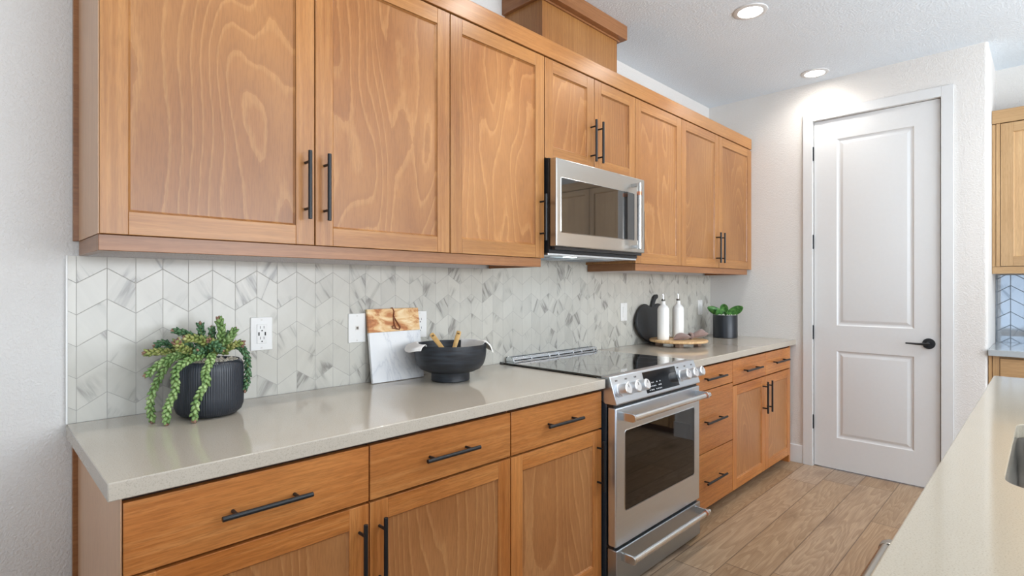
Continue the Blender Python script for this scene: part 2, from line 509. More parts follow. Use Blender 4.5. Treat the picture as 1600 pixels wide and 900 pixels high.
mb.build('door_slab', M_white, door, sharp=0.15)
mb = MB(); cw = 0.064; ct = 0.016
mb.box(XD-ct, XD-0.0005, D1+0.002, D1+cw, 0, DZ+cw)
mb.box(XD-ct, XD-0.0005, D0-cw+0.002, D0-0.002, 0, DZ+cw)
mb.box(XD-ct, XD-0.0005, D0-0.002, D1+0.002, DZ+0.002, DZ+cw)
mb.build('door_casing', M_white, door, bevel=0.002)
mb = MB()
mb.box(XS+0.038, XD+0.118, D0+0.001, D0+0.02, 0, DZ-0.001); mb.box(XS+0.038, XD+0.118, D1-0.02, D1-0.001, 0, DZ-0.001)
mb.box(XS+0.038, XD+0.118, D0+0.02, D1-0.02, DZ-0.02, DZ-0.001)
mb.build('door_jamb', M_white, door)
for hz in (0.311, 0.938, 1.573, 2.191):
    mb = MB(); mb.tube([(XD-0.004, D1+0.001, hz-0.046), (XD-0.004, D1+0.001, hz+0.046)], 0.0065, 10)
    mb.tube([(XD-0.004, D1+0.001, hz-0.050), (XD-0.004, D1+0.001, hz+0.050)], 0.004, 8)
    mb.build('hinge', M_black, door)
lev = MB(); yc, zc_ = 0.528, 0.905
lev.tube([(XS, yc, zc_), (XS-0.006, yc, zc_), (XS-0.010, yc, zc_)], [0.033, 0.033, 0.029], 32)
lev.tube([(XS-0.008, yc, zc_), (XS-0.05, yc, zc_)], [0.013, 0.011], 16)
lev.tube([(XS-0.047, yc-0.008, zc_), (XS-0.047, yc+0.05, zc_-0.002), (XS-0.045, yc+0.112, zc_-0.001)], [0.010, 0.0065, 0.005], 12)
lev.build('door_lever', M_black, door)
MB().box(XS-0.001, XS+0.01, D0-0.001, D0+0.003, zc_-0.028, zc_+0.028).build('strike_plate', M_black, door)

mb = MB(); mb.box(XD-0.013, XD, D1+cw, 1.40, 0, 0.127)
struct(mb.build('baseboard_door_left', M_white, bevel=0.003))
mb = MB(); mb.box(XD-0.013, XD, RET+0.004, D0-cw+0.002, 0, 0.127)
struct(mb.build('baseboard_door_right', M_white, bevel=0.003))
struct(MB().box(-3.6, 0.19, YW-0.013, YW, 0, 0.127).build('baseboard_back', M_white, bevel=0.003))

# ------------------------------------------------------------------ cabinets
def pull(parent, cx, y, cz, L, vert, name='handle', r=0.006):
    """black bar pull standing off a face at y (the face looks to -Y)"""
    yb_ = y-0.034; h = L/2; s = L/2-0.032
    mb = MB()
    if vert:
        mb.tube([(cx, yb_, cz-h), (cx, yb_, cz+h)], r, 12)
        for k in (-s, s): mb.tube([(cx, y+0.0005, cz+k), (cx, yb_, cz+k)], 0.0042, 10)
    else:
        mb.tube([(cx-h, yb_, cz), (cx+h, yb_, cz)], r, 12)
        for k in (-s, s): mb.tube([(cx+k, y+0.0005, cz), (cx+k, yb_, cz)], 0.0042, 10)
    return mb.build(name, M_black, parent, bevel=0.0008)

def shaker(parent, x0, x1, z0, z1, y, mats, s=0.057, th=0.019, handle=None):
    mV, mH, mP = mats
    mb = MB()
    mb.box(x0, x0+s, y, y+th, z0, z1, 0); mb.box(x1-s, x1, y, y+th, z0, z1, 0)
    mb.box(x0+s, x1-s, y, y+th, z0, z0+s, 1); mb.box(x0+s, x1-s, y, y+th, z1-s, z1, 1)
    d = mb.build('door', [mV, mH], parent, bevel=0.0012)
    pn = MB(); e = 0.0005
    pn.box(x0+s+e, x1-s-e, y+0.009, y+0.015, z0+s+e, z1-s-e)
    # small sloped bead around the panel
    b = 0.005; yy0, yy1 = y+0.0035, y+0.009
    X0, X1, Z0, Z1 = x0+s+e, x1-s-e, z0+s+e, z1-s-e
    vs = [(X0, yy0, Z0), (X1, yy0, Z0), (X1, yy0, Z1), (X0, yy0, Z1), (X0+b, yy1, Z0+b), (X1-b, yy1, Z0+b), (X1-b, yy1, Z1-b), (X0+b, yy1, Z1-b)]
    pn.add(vs, [(0, 1, 5, 4), (1, 2, 6, 5), (2, 3, 7, 6), (3, 0, 4, 7)])
    pn.build('panel', mP, d, sharp=0.2)
    if handle: pull(d, handle[0], y, handle[1], 0.204, True)
    return d

def slab(parent, x0, x1, z0, z1, y, mat, L=None, th=0.019):
    d = MB().box(x0, x1, y, y+th, z0, z1).build('drawer', mat, parent, bevel=0.0016)
    if L: pull(d, (x0+x1)/2, y, (z0+z1)/2, L, False)
    return d

YU = 1.592; ZU0, ZU1 = 1.386, 2.283; YB = YW-0.001
UM = (M_wV, M_wH, M_wP)
def upper(label, x0, x1, doors, z0=ZU0, left=False):
    t = thing('upper_cabinet', label, 'cabinet', (x0, YB, z0), group='upper cabinets on the tiled wall')
    mb = MB(); y0 = YU+0.021
    mb.box(x0, x1, y0, YB, z0, ZU1+0.003, 0)
    o = mb.build('cabinet_body', [M_wV], t, bevel=0.0008)
    MB().box(x0+0.002, x1-0.002, y0-0.0015, y0+0.004, z0+0.002, ZU1, 0).build('gap_shade', M_gap, t)  # dark sheet painting the shade between the doors
    for a, b, h in doors: shaker(t, a, b, z0, ZU1, YU, UM, handle=h)
    return t
hz = 1.563
u1 = upper('wide two-door wooden wall cabinet at the left end above the potted trailing succulent', 0.217, 1.2705,
      [(0.217, 0.744, (0.7155, hz)), (0.7475, 1.2695, (0.776, hz))])
# its finished end panel and the scribe strip against the wall
MB().box(0.2145, 0.2168, YU+0.004, YB-0.022, ZU0, ZU1+0.003).build('end_panel', M_side, u1)
MB().box(0.203, 0.2168, YB-0.020, YB, ZU0, ZU1+0.003).build('scribe_strip', M_trim, u1, bevel=0.001)
upper('single-door wooden wall cabinet directly left of the microwave', 1.2715, 1.8055,
      [(1.2735, 1.803, (1.777, hz))])
upper('short two-door wooden wall cabinet above the microwave', 1.8065, 2.5475,
      [(1.8075, 2.1755, (2.148, 1.969)), (2.1785, 2.5465, (2.206, 1.969))], z0=1.834)
upper('tall single-door wooden wall cabinet directly right of the microwave', 2.5485, 3.0705,
      [(2.5505, 3.0685, (2.577, hz))])
u5 = upper('two-door wooden wall cabinet at the right end beside the door wall', 3.0715, 4.148,
      [(3.0725, 3.594, (3.553, 1.520)), (3.597, 4.145, (3.614, 1.520))])
MB().box(4.1485, XD-0.001, YU+0.012, YB, ZU0, ZU1+0.003).build('wall_filler', M_wV, u5)

# long mouldings
mb = MB(); mb.box(0.208, 4.150, YU-0.006, YB, ZU1+0.004, 2.366)
tag(mb.build('crown_board', M_wH, bevel=0.002), 'long flat wooden crown board running along the top of the wall cabinets', 'moulding')
rt = 0.019; yr = YU+0.008
def rail(label, x0, x1):
    mb = MB(); z0, z1 = 1.346, ZU0-0.001
    mb.box(x0, x1, yr, yr+rt, z0, z1); mb.box(x0, x0+rt, yr+rt, YB-0.012, z0, z1); mb.box(x1-rt, x1, yr+rt, YB-0.012, z0, z1)
    return tag(mb.build('light_rail', M_trim, bevel=0.0012), label, 'moulding', 'light rails under the wall cabinets')
rail('wooden light rail under the wall cabinets left of the microwave', 0.216, 1.79)
rail('wooden light rail under the wall cabinets right of the microwave', 2.562, 4.10)

# chimney box over the microwave cabinet
t = thing('hood_chimney_box', 'wooden duct box with crown standing on the wall cabinets up to the ceiling', 'duct cover', (1.892, YB, 2.367))
MB().box(1.892, 2.51, 1.683, YB, 2.367, CE-0.001).build('box_panel', M_wV, t, bevel=0.001)
mb = MB()
pr = [(0.0, 2.606), (0.040, 2.612), (0.040, CE-0.001), (0.0, CE-0.001)]
o_ = 0.040
mb.box(1.892-o_*0.5, 2.51+o_, 1.683-o_, 1.6825, 2.612, CE-0.0015)
mb.box(1.892-o_*0.5, 1.8915, 1.683, YB, 2.612, CE-0.0015)
mb.box(2.5105, 2.51+o_, 1.683, YB, 2.612, CE-0.0015)
mb.box(1.886, 2.520, 1.673, 1.6825, 2.603, 2.6118)
mb.build('crown', M_trim, t, bevel=0.0015)

# base cabinets
YL = 1.312; ZT = 0.841
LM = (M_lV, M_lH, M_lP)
def base(label, x0, x1, left_end=False):
    t = thing('base_cabinet', label, 'cabinet', (x0, YB, 0), group='base cabinets under the worktops')
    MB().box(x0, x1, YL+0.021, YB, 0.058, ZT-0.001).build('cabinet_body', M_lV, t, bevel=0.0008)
    MB().box(x0+0.002, x1-0.002, YL+0.0195, YL+0.024, 0.060, ZT-0.002).build('gap_shade', M_gap, t)  # dark sheet for the shade in the gaps of doors and drawers
    MB().box(x0, x1, YL+0.075, YL+0.09, 0.0, 0.0575).build('toe_kick', M_toe, t)
    return t
dz0, dz1, oz0, oz1 = 0.676, 0.826, 0.062, 0.669
b1 = base('wide two-door wooden base cabinet with two top drawers at the left end', 0.2155, 1.3125)
MB().box(0.213, 0.2152, YL+0.004, YB-0.022, 0.0, ZT-0.002).build('end_panel', M_side, b1)
MB().box(0.2015, 0.2152, YB-0.020, YB, 0.0, ZT-0.002).build('scribe_strip', M_trim, b1, bevel=0.001)
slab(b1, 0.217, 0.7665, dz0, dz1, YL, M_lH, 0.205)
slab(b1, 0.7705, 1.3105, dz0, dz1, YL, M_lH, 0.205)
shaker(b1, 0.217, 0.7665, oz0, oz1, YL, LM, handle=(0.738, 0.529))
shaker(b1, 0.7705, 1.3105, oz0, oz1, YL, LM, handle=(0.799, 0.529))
b2 = base('wooden base cabinet with one drawer and one door directly left of the range', 1.3135, 1.8455)
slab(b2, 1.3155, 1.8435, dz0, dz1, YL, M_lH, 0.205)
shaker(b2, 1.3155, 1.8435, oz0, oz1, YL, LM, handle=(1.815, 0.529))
b3 = base('wooden three-drawer base cabinet directly right of the range', 2.602, 3.1525)
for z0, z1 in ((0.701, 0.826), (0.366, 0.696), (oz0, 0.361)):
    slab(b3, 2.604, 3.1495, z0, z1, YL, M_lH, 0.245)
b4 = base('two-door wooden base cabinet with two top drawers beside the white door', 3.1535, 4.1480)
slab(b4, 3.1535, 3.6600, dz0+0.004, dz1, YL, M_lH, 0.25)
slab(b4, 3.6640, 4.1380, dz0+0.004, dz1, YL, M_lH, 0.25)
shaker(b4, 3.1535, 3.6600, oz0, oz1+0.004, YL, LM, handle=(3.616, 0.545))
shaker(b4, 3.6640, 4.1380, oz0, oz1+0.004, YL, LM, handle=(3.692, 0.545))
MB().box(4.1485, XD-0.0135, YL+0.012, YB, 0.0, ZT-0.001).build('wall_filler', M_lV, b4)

# worktops
YC = 1.288; ZC = 0.879
tag(MB().box(0.188, 1.838, YC, 1.9245, 0.842, ZC).build('worktop', M_quartz, bevel=0.0025),
    'long grey quartz worktop left of the range under the succulent and bowl', 'countertop', 'quartz worktops along the tiled wall')
tag(MB().box(2.600, XD-0.0005, YC, 1.9245, 0.842, ZC).build('worktop', M_quartz, bevel=0.0025),
    'grey quartz worktop right of the range under the bottles and tray', 'countertop', 'quartz worktops along the tiled wall')
# tiled backsplash
mb = MB()
mb.box(0.192, XD-0.0005, 1.925, YW-0.0005, 0.8795, 1.3445)
mb.box(1.792, 2.560, 1.925, YW-0.0005, 1.3445, 1.3855)
mb.box(1.8065, 2.5475, 1.925, YW-0.0005, 1.3855, 1.45)
tag(mb.build('tile_backsplash', M_tile), 'white marble chevron tile backsplash along the wall behind the worktops', 'backsplash')
tag(MB().box(0.1875, 0.1915, 1.922, YW-0.0005, 0.8795, 1.3455).build('tile_edge_strip', M_plast),
    'thin white edge strip at the left end of the chevron tiles', 'edge strip')

# ------------------------------------------------------------------ range
RX0, RX1 = 1.853, 2.592
t = thing('range', 'stainless steel slide-in electric range between the base cabinets', 'stove', (RX0, 1.9, 0))
MB().box(RX0+0.002, RX1-0.002, 1.296, 1.918, 0.02, 0.872).build('body', flat('range_side_enamel', '2B343D', 0.35), t, bevel=0.002)
for fx in (RX0+0.05, RX1-0.05):
    for fy in (1.36, 1.86):
        MB().tube([(fx, fy, 0), (fx, fy, 0.02)], 0.018, 12).build('foot', M_blackp, t)
mb = MB(); mb.box(RX0-0.004, RX1+0.004, 1.318, 1.9235, 0.8795, 0.8875)
mb.build('cooktop', M_glass, t, bevel=0.0015)
MB().box(RX0+0.02, RX1-0.02, 1.318, 1.9, 0.872, 0.879).build('cooktop_support', M_blackp, t)
# burner rings printed on the glass
M_ringp = flat('burner_print_grey', '3C3F42', 0.3)
for cx, cy, rr in ((2.03, 1.47, 0.10), (2.03, 1.75, 0.075), (2.41, 1.47, 0.09), (2.41, 1.75, 0.09), (2.22, 1.79, 0.05)):
    n = 56; mb = MB()
    vs = [(cx+q*math.cos(2*PI*j/n), cy+q*math.sin(2*PI*j/n), 0.8877) for q in (rr, rr+0.0015) for j in range(n)]
    mb.add(vs, [(j, (j+1) % n, n+(j+1) % n, n+j) for j in range(n)])
    mb.build('burner_ring', M_ringp, t)
# control panel: wedge with a sloping face
pf = [(1.345, 0.886), (1.282, 0.8885), (1.278, 0.886), (1.2445, 0.781), (1.2465, 0.775), (1.300, 0.774), (1.345, 0.80)]
MB().prism(pf, RX0, RX1, 'x').build('control_panel', M_steel, t, bevel=0.002)
def on_face(x, s, out=0.0):
    """point on the sloping face, s from the bottom edge (0) to the top (1)"""
    a = Vector((0, 1.2445, 0.781)); b = Vector((0, 1.278, 0.886)); d = b-a
    nrm = Vector((0, -d.z, d.y)).normalized()
    p = a+d*s+nrm*out; p.x = x; return p
def face_box(mb, x0, x1, s0, s1, o0, o1, m=0):
    vs = [on_face(x, s, o) for x in (x0, x1) for s in (s0, s1) for o in (o0, o1)]
    mb.add(vs, [(0, 1, 3, 2), (4, 6, 7, 5), (0, 4, 5, 1), (2, 3, 7, 6), (0, 2, 6, 4), (1, 5, 7, 3)], m)
mb = MB(); face_box(mb, 2.095, 2.385, 0.09, 0.93, -0.001, 0.0012)
dp = mb.build('display', M_disp, t, bevel=0.0005)
rr = random.Random(3); M_print = flat('display_print', 'B4B6B8', 0.5)
for i in range(8):
    for j in range(3):
        if rr.random() < 0.8:
            mb = MB(); xx = 2.120+i*0.014; s = 0.16+j*0.14; face_box(mb, xx, xx+0.005+0.005*rr.random(), s, s+0.045, 0.0012, 0.0015)
            mb.build('button_mark', M_print, dp)
mb = MB(); face_box(mb, 2.325, 2.372, 0.44, 0.80, 0.0012, 0.0016)
mb.build('display_window', dark_glass('display_window_glass', '2C3033', 0.05), dp)
knx = [1.893, 1.965, 2.037, 2.412, 2.483, 2.554]
for kx in knx:
    a = on_face(kx, 0.46, 0.0); nn = (on_face(kx, 0.46, 1.0)-a).normalized()
    mb = MB()
    mb.tube([a, a+nn*0.010, a+nn*0.012], [0.0270, 0.0270, 0.0250], 28)
    mb.tube([a+nn*0.012, a+nn*0.016], [0.0195, 0.0195], 28)
    mb.tube([a+nn*0.016, a+nn*0.018, a+nn*0.050, a+nn*0.053], [0.0215, 0.0238, 0.0230, 0.0195], 28)
    kb = mb.build('knob', M_knob, t, sharp=0.5)
    mb = MB()
    p0 = a+nn*0.0531
    up = (on_face(kx, 1, 0)-on_face(kx, 0, 0)).normalized()
    mb.tube([p0+up*0.004, p0+up*0.016], 0.0012, 6)
    mb.build('pointer', M_blackp, kb)
for kx in knx:
    mb = MB()
    for q, wdt in ((-0.010, 0.003), (-0.004, 0.005), (0.004, 0.002)):
        face_box(mb, kx+q, kx+q+wdt, 0.80, 0.86, 0.0, 0.0005)
    mb.build('burner_symbol', M_blackp, t)
# rear vent trim
mb = MB(); vy0, vy1 = 1.862, 1.914; zz0, zz1 = 0.8878, 0.908
for (z0, z1, y0, y1) in ((0.9045, 0.909, 1.872, 1.877), (0.9045, 0.909, 1.908, 1.914), (0.8878, 0.8915, 1.860, 1.866), (0.896, 0.9045, 1.866, 1.871)):
    mb.box(RX0+0.03, RX1-0.015, y0, y1, z0, z1)
nb = [0.0, 0.13, 0.27, 0.345, 0.47, 0.545, 0.66, 0.694-0.008]
for q in nb:
    xx = RX0+0.03+q
    mb.prism([(1.860, 0.8878), (1.872, 0.909), (1.914, 0.909), (1.914, 0.8878)], xx, xx+0.008, 'x')
mb.build('rear_vent', M_bar, t, bevel=0.0006)
MB().box(RX0+0.036, RX1-0.02, 1.872, 1.910, 0.8878, 0.896).build('vent_recess', M_blackp, t)
# oven door
mb = MB(); y0, y1 = 1.247, 1.289
od = mb.box(RX0, RX1, y0, y1, 0.193, 0.762).build('oven_door', M_steel, t, bevel=0.006, seg=3)
def rrect(x0, x1, z0, z1, r, n=6):
    pts = []
    for cx, cz, a0 in ((x1-r, z1-r, 0), (x0+r, z1-r, PI/2), (x0+r, z0+r, PI), (x1-r, z0+r, 1.5*PI)):
        for i in range(n+1): a = a0+i*PI/2/n; pts.append((cx+r*math.cos(a), cz+r*math.sin(a)))
    return pts
def framed(parent, name, x0, x1, z0, z1, yface, mat, fm, r=0.012, b=0.004):
    """a pane set in the face with a slim bright bezel"""
    p = MB().prism(rrect(x0, x1, z0, z1, r), yface-0.0008, yface+0.002, 'y').build(name, mat, parent)
    a = rrect(x0-b, x1+b, z0-b, z1+b, r+b); c = rrect(x0, x1, z0, z1, r); n = len(a)
    vs = [(q[0], yface-0.0004, q[1]) for q in a]+[(q[0], yface-0.0022, q[1]) for q in c]
    MB().add(vs, [(i, (i+1) % n, n+(i+1) % n, n+i) for i in range(n)]).build('bezel', fm, p)
    return p
framed(od, 'oven_window', 1.916, 2.533, 0.330, 0.662, y0, M_oven, M_bar)
def bar_handle(parent, x0, x1, yb_, z, yf, r=0.0125):
    mb = MB()
    mb.tube([(x0+0.006, yb_, z), (x1, yb_, z)], r, 20, 0)
    for xx in (x0, x1-0.030):
        mb.prism([(yf+0.001, z-0.016), (yf+0.001, z+0.016), (yb_+0.002, z+0.0165), (yb_-0.010, z+0.012), (yb_-0.0135, z), (yb_-0.010, z-0.012), (yb_+0.002, z-0.0165)], xx, xx+(0.010 if xx == x0 else 0.012), 'x', 0)
    h = mb.build('handle', M_bar, parent, bevel=0.0008)
    MB().tube([(x1-0.050, yb_, z), (x1-0.034, yb_, z)], r+0.0009, 20).build('copper_band', M_copper, h)
    return h
bar_handle(od, 1.884, 2.572, 1.188, 0.727, y0)
# hinge screws low on the door edge
dr = MB().box(RX0, RX1, 1.243, 1.29, 0.018, 0.182).build('storage_drawer', M_steelD, t, bevel=0.004, seg=3)
bar_handle(dr, 1.884, 2.572, 1.188, 0.152, 1.243)
MB().box(RX0+0.004, RX1-0.004, 1.262, 1.296, 0.181, 0.194).build('drawer_gap', M_blackp, t)
MB().box(RX0+0.004, RX1-0.004, 1.262, 1.296, 0.761, 0.776).build('door_gap', M_blackp, t)

# ------------------------------------------------------------------ microwave
t = thing('microwave', 'stainless steel microwave mounted under the short wall cabinet above the range', 'microwave', (2.18, 1.92, 1.40))
MX0, MX1, MY = 1.813, 2.541, 1.530
M_mwb = flat('microwave_black_case', '24282C', 0.3, 0.2)
MB().box(MX0+0.002, MX1-0.002, 1.574, 1.922, 1.410, 1.832).build('case', M_mwb, t, bevel=0.002)
MB().box(MX0+0.001, MX1-0.001, 1.5695, 1.5735, 1.425, 1.828).build('case_front_seam', M_blackp, t)
# underside with filters and lamp
MB().box(MX0+0.002, MX1-0.002, 1.58, 1.92, 1.400, 1.4095).build('underside_plate', M_steel, t, bevel=0.001)
for fx in (MX0+0.10, MX0+0.44):
    mb = MB(); mb.box(fx, fx+0.20, 1.655, 1.875, 1.3985, 1.3999)
    for k in range(12): mb.box(fx+0.004, fx+0.196, 1.66+k*0.018, 1.666+k*0.018, 1.3965, 1.3990)
    mb.build('grease_filter', M_steelD, t)
MB().box(1.985, 2.055, 1.605, 1.635, 1.3975, 1.3998).build('underside_lamp', M_mwlamp, t)
md = MB().box(MX0, MX1, MY, 1.569, 1.437, 1.827).build('microwave_door', M_steelM, t, bevel=0.005, seg=3)
framed(md, 'microwave_window', 1.845, 2.440, 1.501, 1.742, MY, M_mw, M_barM, r=0.006, b=0.003)
MB().box(2.487, 2.516, MY-0.0012, MY+0.002, 1.520, 1.758).build('touch_panel', M_disp, md, bevel=0.0005)
hb = MB(); hy = 1.487; hx = 2.420
hb.tube([(hx, hy, 1.452), (hx, hy, 1.790)], 0.0125, 20)
for zz in (1.456, 1.772): hb.prism([(hx-0.012, MY+0.001), (hx+0.012, MY+0.001), (hx+0.012, hy), (hx+0.008, hy-0.010), (hx-0.008, hy-0.010), (hx-0.012, hy)], zz, zz+0.016)
hb = hb.build('handle', M_barM, md, bevel=0.0008)
MB().tube([(hx, hy, 1.726), (hx, hy, 1.745)], 0.0134, 20).build('copper_band', M_copper, hb)
MB().box(MX0+0.01, MX1-0.006, 1.545, 1.580, 1.424, 1.4365).build('bottom_gasket', M_blackp, t)

# ------------------------------------------------------------------ outlets and plates
M_screw = flat('plate_screw', 'D8D5CF', 0.4)
def plate(name, label, x0, x1, kind, z0=1.040, z1=1.154):
    yf = 1.9249
    t = thing(name, label, 'outlet' if kind in ('usb', 'duplex') else ('switch' if kind == 'blank' else 'wall plate'), ((x0+x1)/2, yf, z0), group='white plates on the chevron tiles')
    cx = (x0+x1)/2; cz = (z0+z1)/2
    MB().box(x0, x1, yf-0.005, yf, z0, z1).build('cover_plate', M_plast, t, bevel=0.002)
    for s in (-1, 1): MB().tube([(cx, yf-0.0049, cz+s*0.048), (cx, yf-0.0062, cz+s*0.048)], 0.003, 12).build('screw', M_screw, t)
    if kind in ('usb', 'duplex', 'blank'):
        f = MB().box(cx-0.0165, cx+0.0165, yf-0.0075, yf-0.005, cz-0.033, cz+0.033).build('insert', M_plast, t, bevel=0.001)
        if kind != 'blank':
            ys = (yf-0.0078, yf-0.0073)
            for s in (-1, 1):
                mb = MB()
                zc1 = cz+s*0.0185+0.003
                for q in (-0.0065, 0.0055): mb.box(cx+q, cx+q+0.0016, *ys, zc1-0.0035, zc1+0.0055)
                mb.tube([(cx, ys[0], zc1-0.0105), (cx, ys[1], zc1-0.0105)], 0.0026, 10)
                mb.build('socket', M_slot, f)
            if kind == 'usb':
                for q in (-0.0125, 0.0085): MB().box(cx+q, cx+q+0.0045, *ys, cz-0.006, cz+0.006).build('charging_port', M_slot, f)
        else:
            MB().box(cx-0.0155, cx+0.0155, yf-0.0095, yf-0.0075, cz-0.001, cz+0.032).build('rocker', M_plast, f, bevel=0.0008)
    if kind == 'phone':
        f = MB().box(cx-0.008, cx+0.008, yf-0.0065, yf-0.005, cz-0.008, cz+0.008).build('jack', flat('jack_plastic', 'DAD6CF', 0.4), t, bevel=0.0006)
        MB().box(cx-0.0045, cx+0.0045, yf-0.0069, yf-0.0064, cz-0.005, cz+0.005).build('socket_hole', flat('jack_hole', '6F675E', 0.6), f)
    return t
plate('wall_outlet', 'white outlet with charging ports on the tiles right of the trailing succulent', 0.673, 0.746, 'usb')
plate('phone_jack_plate', 'white phone jack plate left of the marble board', 1.034, 1.108, 'phone')
plate('wall_outlet', 'white outlet partly hidden behind the marble board', 1.331, 1.404, 'duplex')
plate('switch_plate', 'white plate on the tiles left of the black apple-shaped board', 2.906, 2.979, 'blank')
plate('switch_plate', 'white plate on the tiles between the bottles and the small black planter', 3.968, 4.041, 'blank')

# ------------------------------------------------------------------ marble and wood serving board
def marble_mat():
    t = NT('white_marble', 0.25, 0, 0.5); o = t.obj()
    x, y, z = t.sep(o)
    p = t.comb(t.math('MULTIPLY', x, 7.0), 4.3, t.math('MULTIPLY', z, 3.0))
    n = t.noise(p, 1.0, 5, 0.6, 0.6); v = t.math('ABSOLUTE', t.math('SUBTRACT', n, 0.5))
    col = t.ramp(v, [(0.0, lin('CBCCCE')), (0.012, lin('D9DADB')), (0.05, lin('E2E2E1'))])
    t.color(t.mix(t.ramp(t.noise(o, 6, 3), [(0.35, 0.35), (0.6, 0.0)]), col, lin('CFD1D5')))
    return t.m
def acacia():
    t = NT('figured_acacia', 0.45, 0, 0.4); x, y, z = t.sep(t.obj())
    p = t.comb(t.math('MULTIPLY', x, 7.0), 0.7, t.math('MULTIPLY', z, 22.0))
    n = t.noise(p, 1.0, 4, 0.6, 1.4)
    c = t.ramp(n, [(0.22, lin('7A4421')), (0.40, lin('B87440')), (0.50, lin('DDB27C')), (0.66, lin('F0D9AE')), (0.8, lin('C98A50'))])
    t.color(c); return t.m
t = thing('serving_board', 'white marble serving board with wooden top and leather loop leaning on the tiles', 'board', (1.2275, 1.89, ZC))
# leaning: built upright then tipped back about its foot
def lean(mb, y0=1.864, ang=0.150):
    Mx = Matrix.Translation((0, y0, ZC)) @ Matrix.Rotation(-ang, 4, 'X') @ Matrix.Translation((0, -y0, -ZC))
    return mb.xform(Mx)
bx0, bx1, by0, by1 = 1.107, 1.350, 1.864, 1.877
lean(MB().box(bx0, bx1, by0, by1, ZC+0.002, 1.079)).build('marble_slab', marble_mat(), t, bevel=0.0015)
lean(MB().box(bx0, bx1, by0+0.0002, by1, 1.0793, 1.173)).build('wooden_top', acacia(), t, bevel=0.0015)
mb = MB(); lx = 1.222
loop = [(lx, 1.874, 1.175), (lx+0.002, 1.866, 1.176), (lx+0.006, 1.861, 1.160), (lx+0.001, 1.8605, 1.140), (lx+0.014, 1.860, 1.118), (lx+0.028, 1.859, 1.096), (lx+0.024, 1.859, 1.086), (lx+0.008, 1.859, 1.088), (lx+0.002, 1.860, 1.105), (lx+0.000, 1.8595, 1.128), (lx+0.005, 1.860, 1.140)]
mb.tube(loop, 0.0026, 8)
mb.tube([(lx+0.012, 1.859, 1.090), (lx-0.010, 1.859, 1.093), (lx-0.012, 1.858, 1.100), (lx+0.004, 1.858, 1.101)], 0.0026, 8)
lean(mb).build('leather_loop', flat('brown_leather', '7E4426', 0.6), t)

# ------------------------------------------------------------------ black bowl with towel and servers
def blackened():
    t = NT('blackened_wood', 0.42, 0, 0.5); x, y, z = t.sep(t.obj())
    n = t.noise(t.comb(t.math('MULTIPLY', x, 12.0), t.math('MULTIPLY', y, 12.0), t.math('MULTIPLY', z, 110.0)), 1.0, 3)
    t.color(t.ramp(n, [(0.3, lin('121418')), (0.7, lin('2A3038'))]))
    t.set(t.b.inputs['Roughness'], t.math('MULTIPLY_ADD', n, 0.3, 0.28)); t.bump(n, 0.3, 0.001)
    return t.m
BC = (1.384, 1.730)
t = thing('pedestal_bowl', 'black wooden footed bowl holding wooden servers in front of the marble board', 'bowl', (*BC, ZC))
prof = [(0.0, 0.0), (0.073, 0.0), (0.078, 0.004), (0.0775, 0.032), (0.079, 0.037), (0.100, 0.040), (0.121, 0.050), (0.135, 0.067), (0.142, 0.088), (0.1455, 0.115), (0.146, 0.1475),
        (0.1445, 0.149), (0.139, 0.148), (0.1375, 0.12), (0.132, 0.09), (0.118, 0.068), (0.08, 0.055), (0.0, 0.052)]
MB().lathe([(max(r, 0.0005), z) for r, z in prof], (*BC, ZC), 72).build('bowl', blackened(), t, sharp=0.7)
def cloth_mat(name, col, sc=500):
    tt = NT(name, 0.9, 0, 0.1); n = tt.noise(tt.obj(), sc, 2); c = lin(col)
    tt.color(tt.ramp(n, [(0.3, tuple(v*0.9 for v in c[:3])+(1,)), (0.7, c)])); tt.bump(n, 0.2, 0.0005)
    tt.b.inputs['Sheen Weight'].default_value = 0.3
    return tt.m
M_linen = cloth_mat('white_linen', 'F0EEEA')
t = thing('cloth_napkin', 'crumpled white cloth draped over both rims of the black bowl', 'napkin', (*BC, ZC+0.1))
cR = Vector((0.705, -0.709, 0)); cF = Vector((-0.63, -0.776, 0))  # right of the view / towards the viewer
rimz = ZC+0.149
def drape(a0, a1, path, fold, seed, nu=30, nv=22):
    """path(s, k) -> (radius, z) from inside the bowl, over the rim, to the outside"""
    rr = random.Random(seed); ph = [rr.random()*6 for _ in range(4)]
    def fn(u, v):
        a = a0+(a1-a0)*u
        r, z = path(v, u)
        out = max(0, (v-0.4)/0.6)
        wv = math.sin(u*11+ph[0])*0.6+math.sin(u*23+ph[1]+v*3)*0.4
        r += fold*wv*out; z += 0.25*fold*math.sin(u*17+ph[2]+v*5)*(0.3+out)
        return (BC[0]+r*math.cos(a), BC[1]+r*math.sin(a), z)
    return MB().grid(fn, nu, nv)
def sm(pts, v):
    k = v*(len(pts)-1); i = min(int(k), len(pts)-2); f = k-i; f = f*f*(3-2*f) if False else f
    return tuple(a+(b-a)*f for a, b in zip(pts[i], pts[i+1]))
aL = math.atan2((-cR).y, (-cR).x)           # direction to the left in the picture
def pathL(v, u):
    e = 0.5+0.5*math.sin(PI*min(1, max(0, u)))   # corner sticks out in the middle
    pts = [(0.075, ZC+0.075), (0.128, ZC+0.10), (0.1350, rimz-0.008), (0.1370, rimz+0.004), (0.142, rimz+0.0055), (0.1495, rimz+0.004), (0.151+0.028*e, rimz-0.006), (0.152+0.034*e, rimz-0.006-0.020*e)]
    return sm(pts, v)
drape(aL-0.15, aL+0.95, pathL, 0.004, 2).build('cloth_left_fold', M_linen, t, solid=0.0022, sub=1)
aR = math.atan2(cR.y, cR.x)
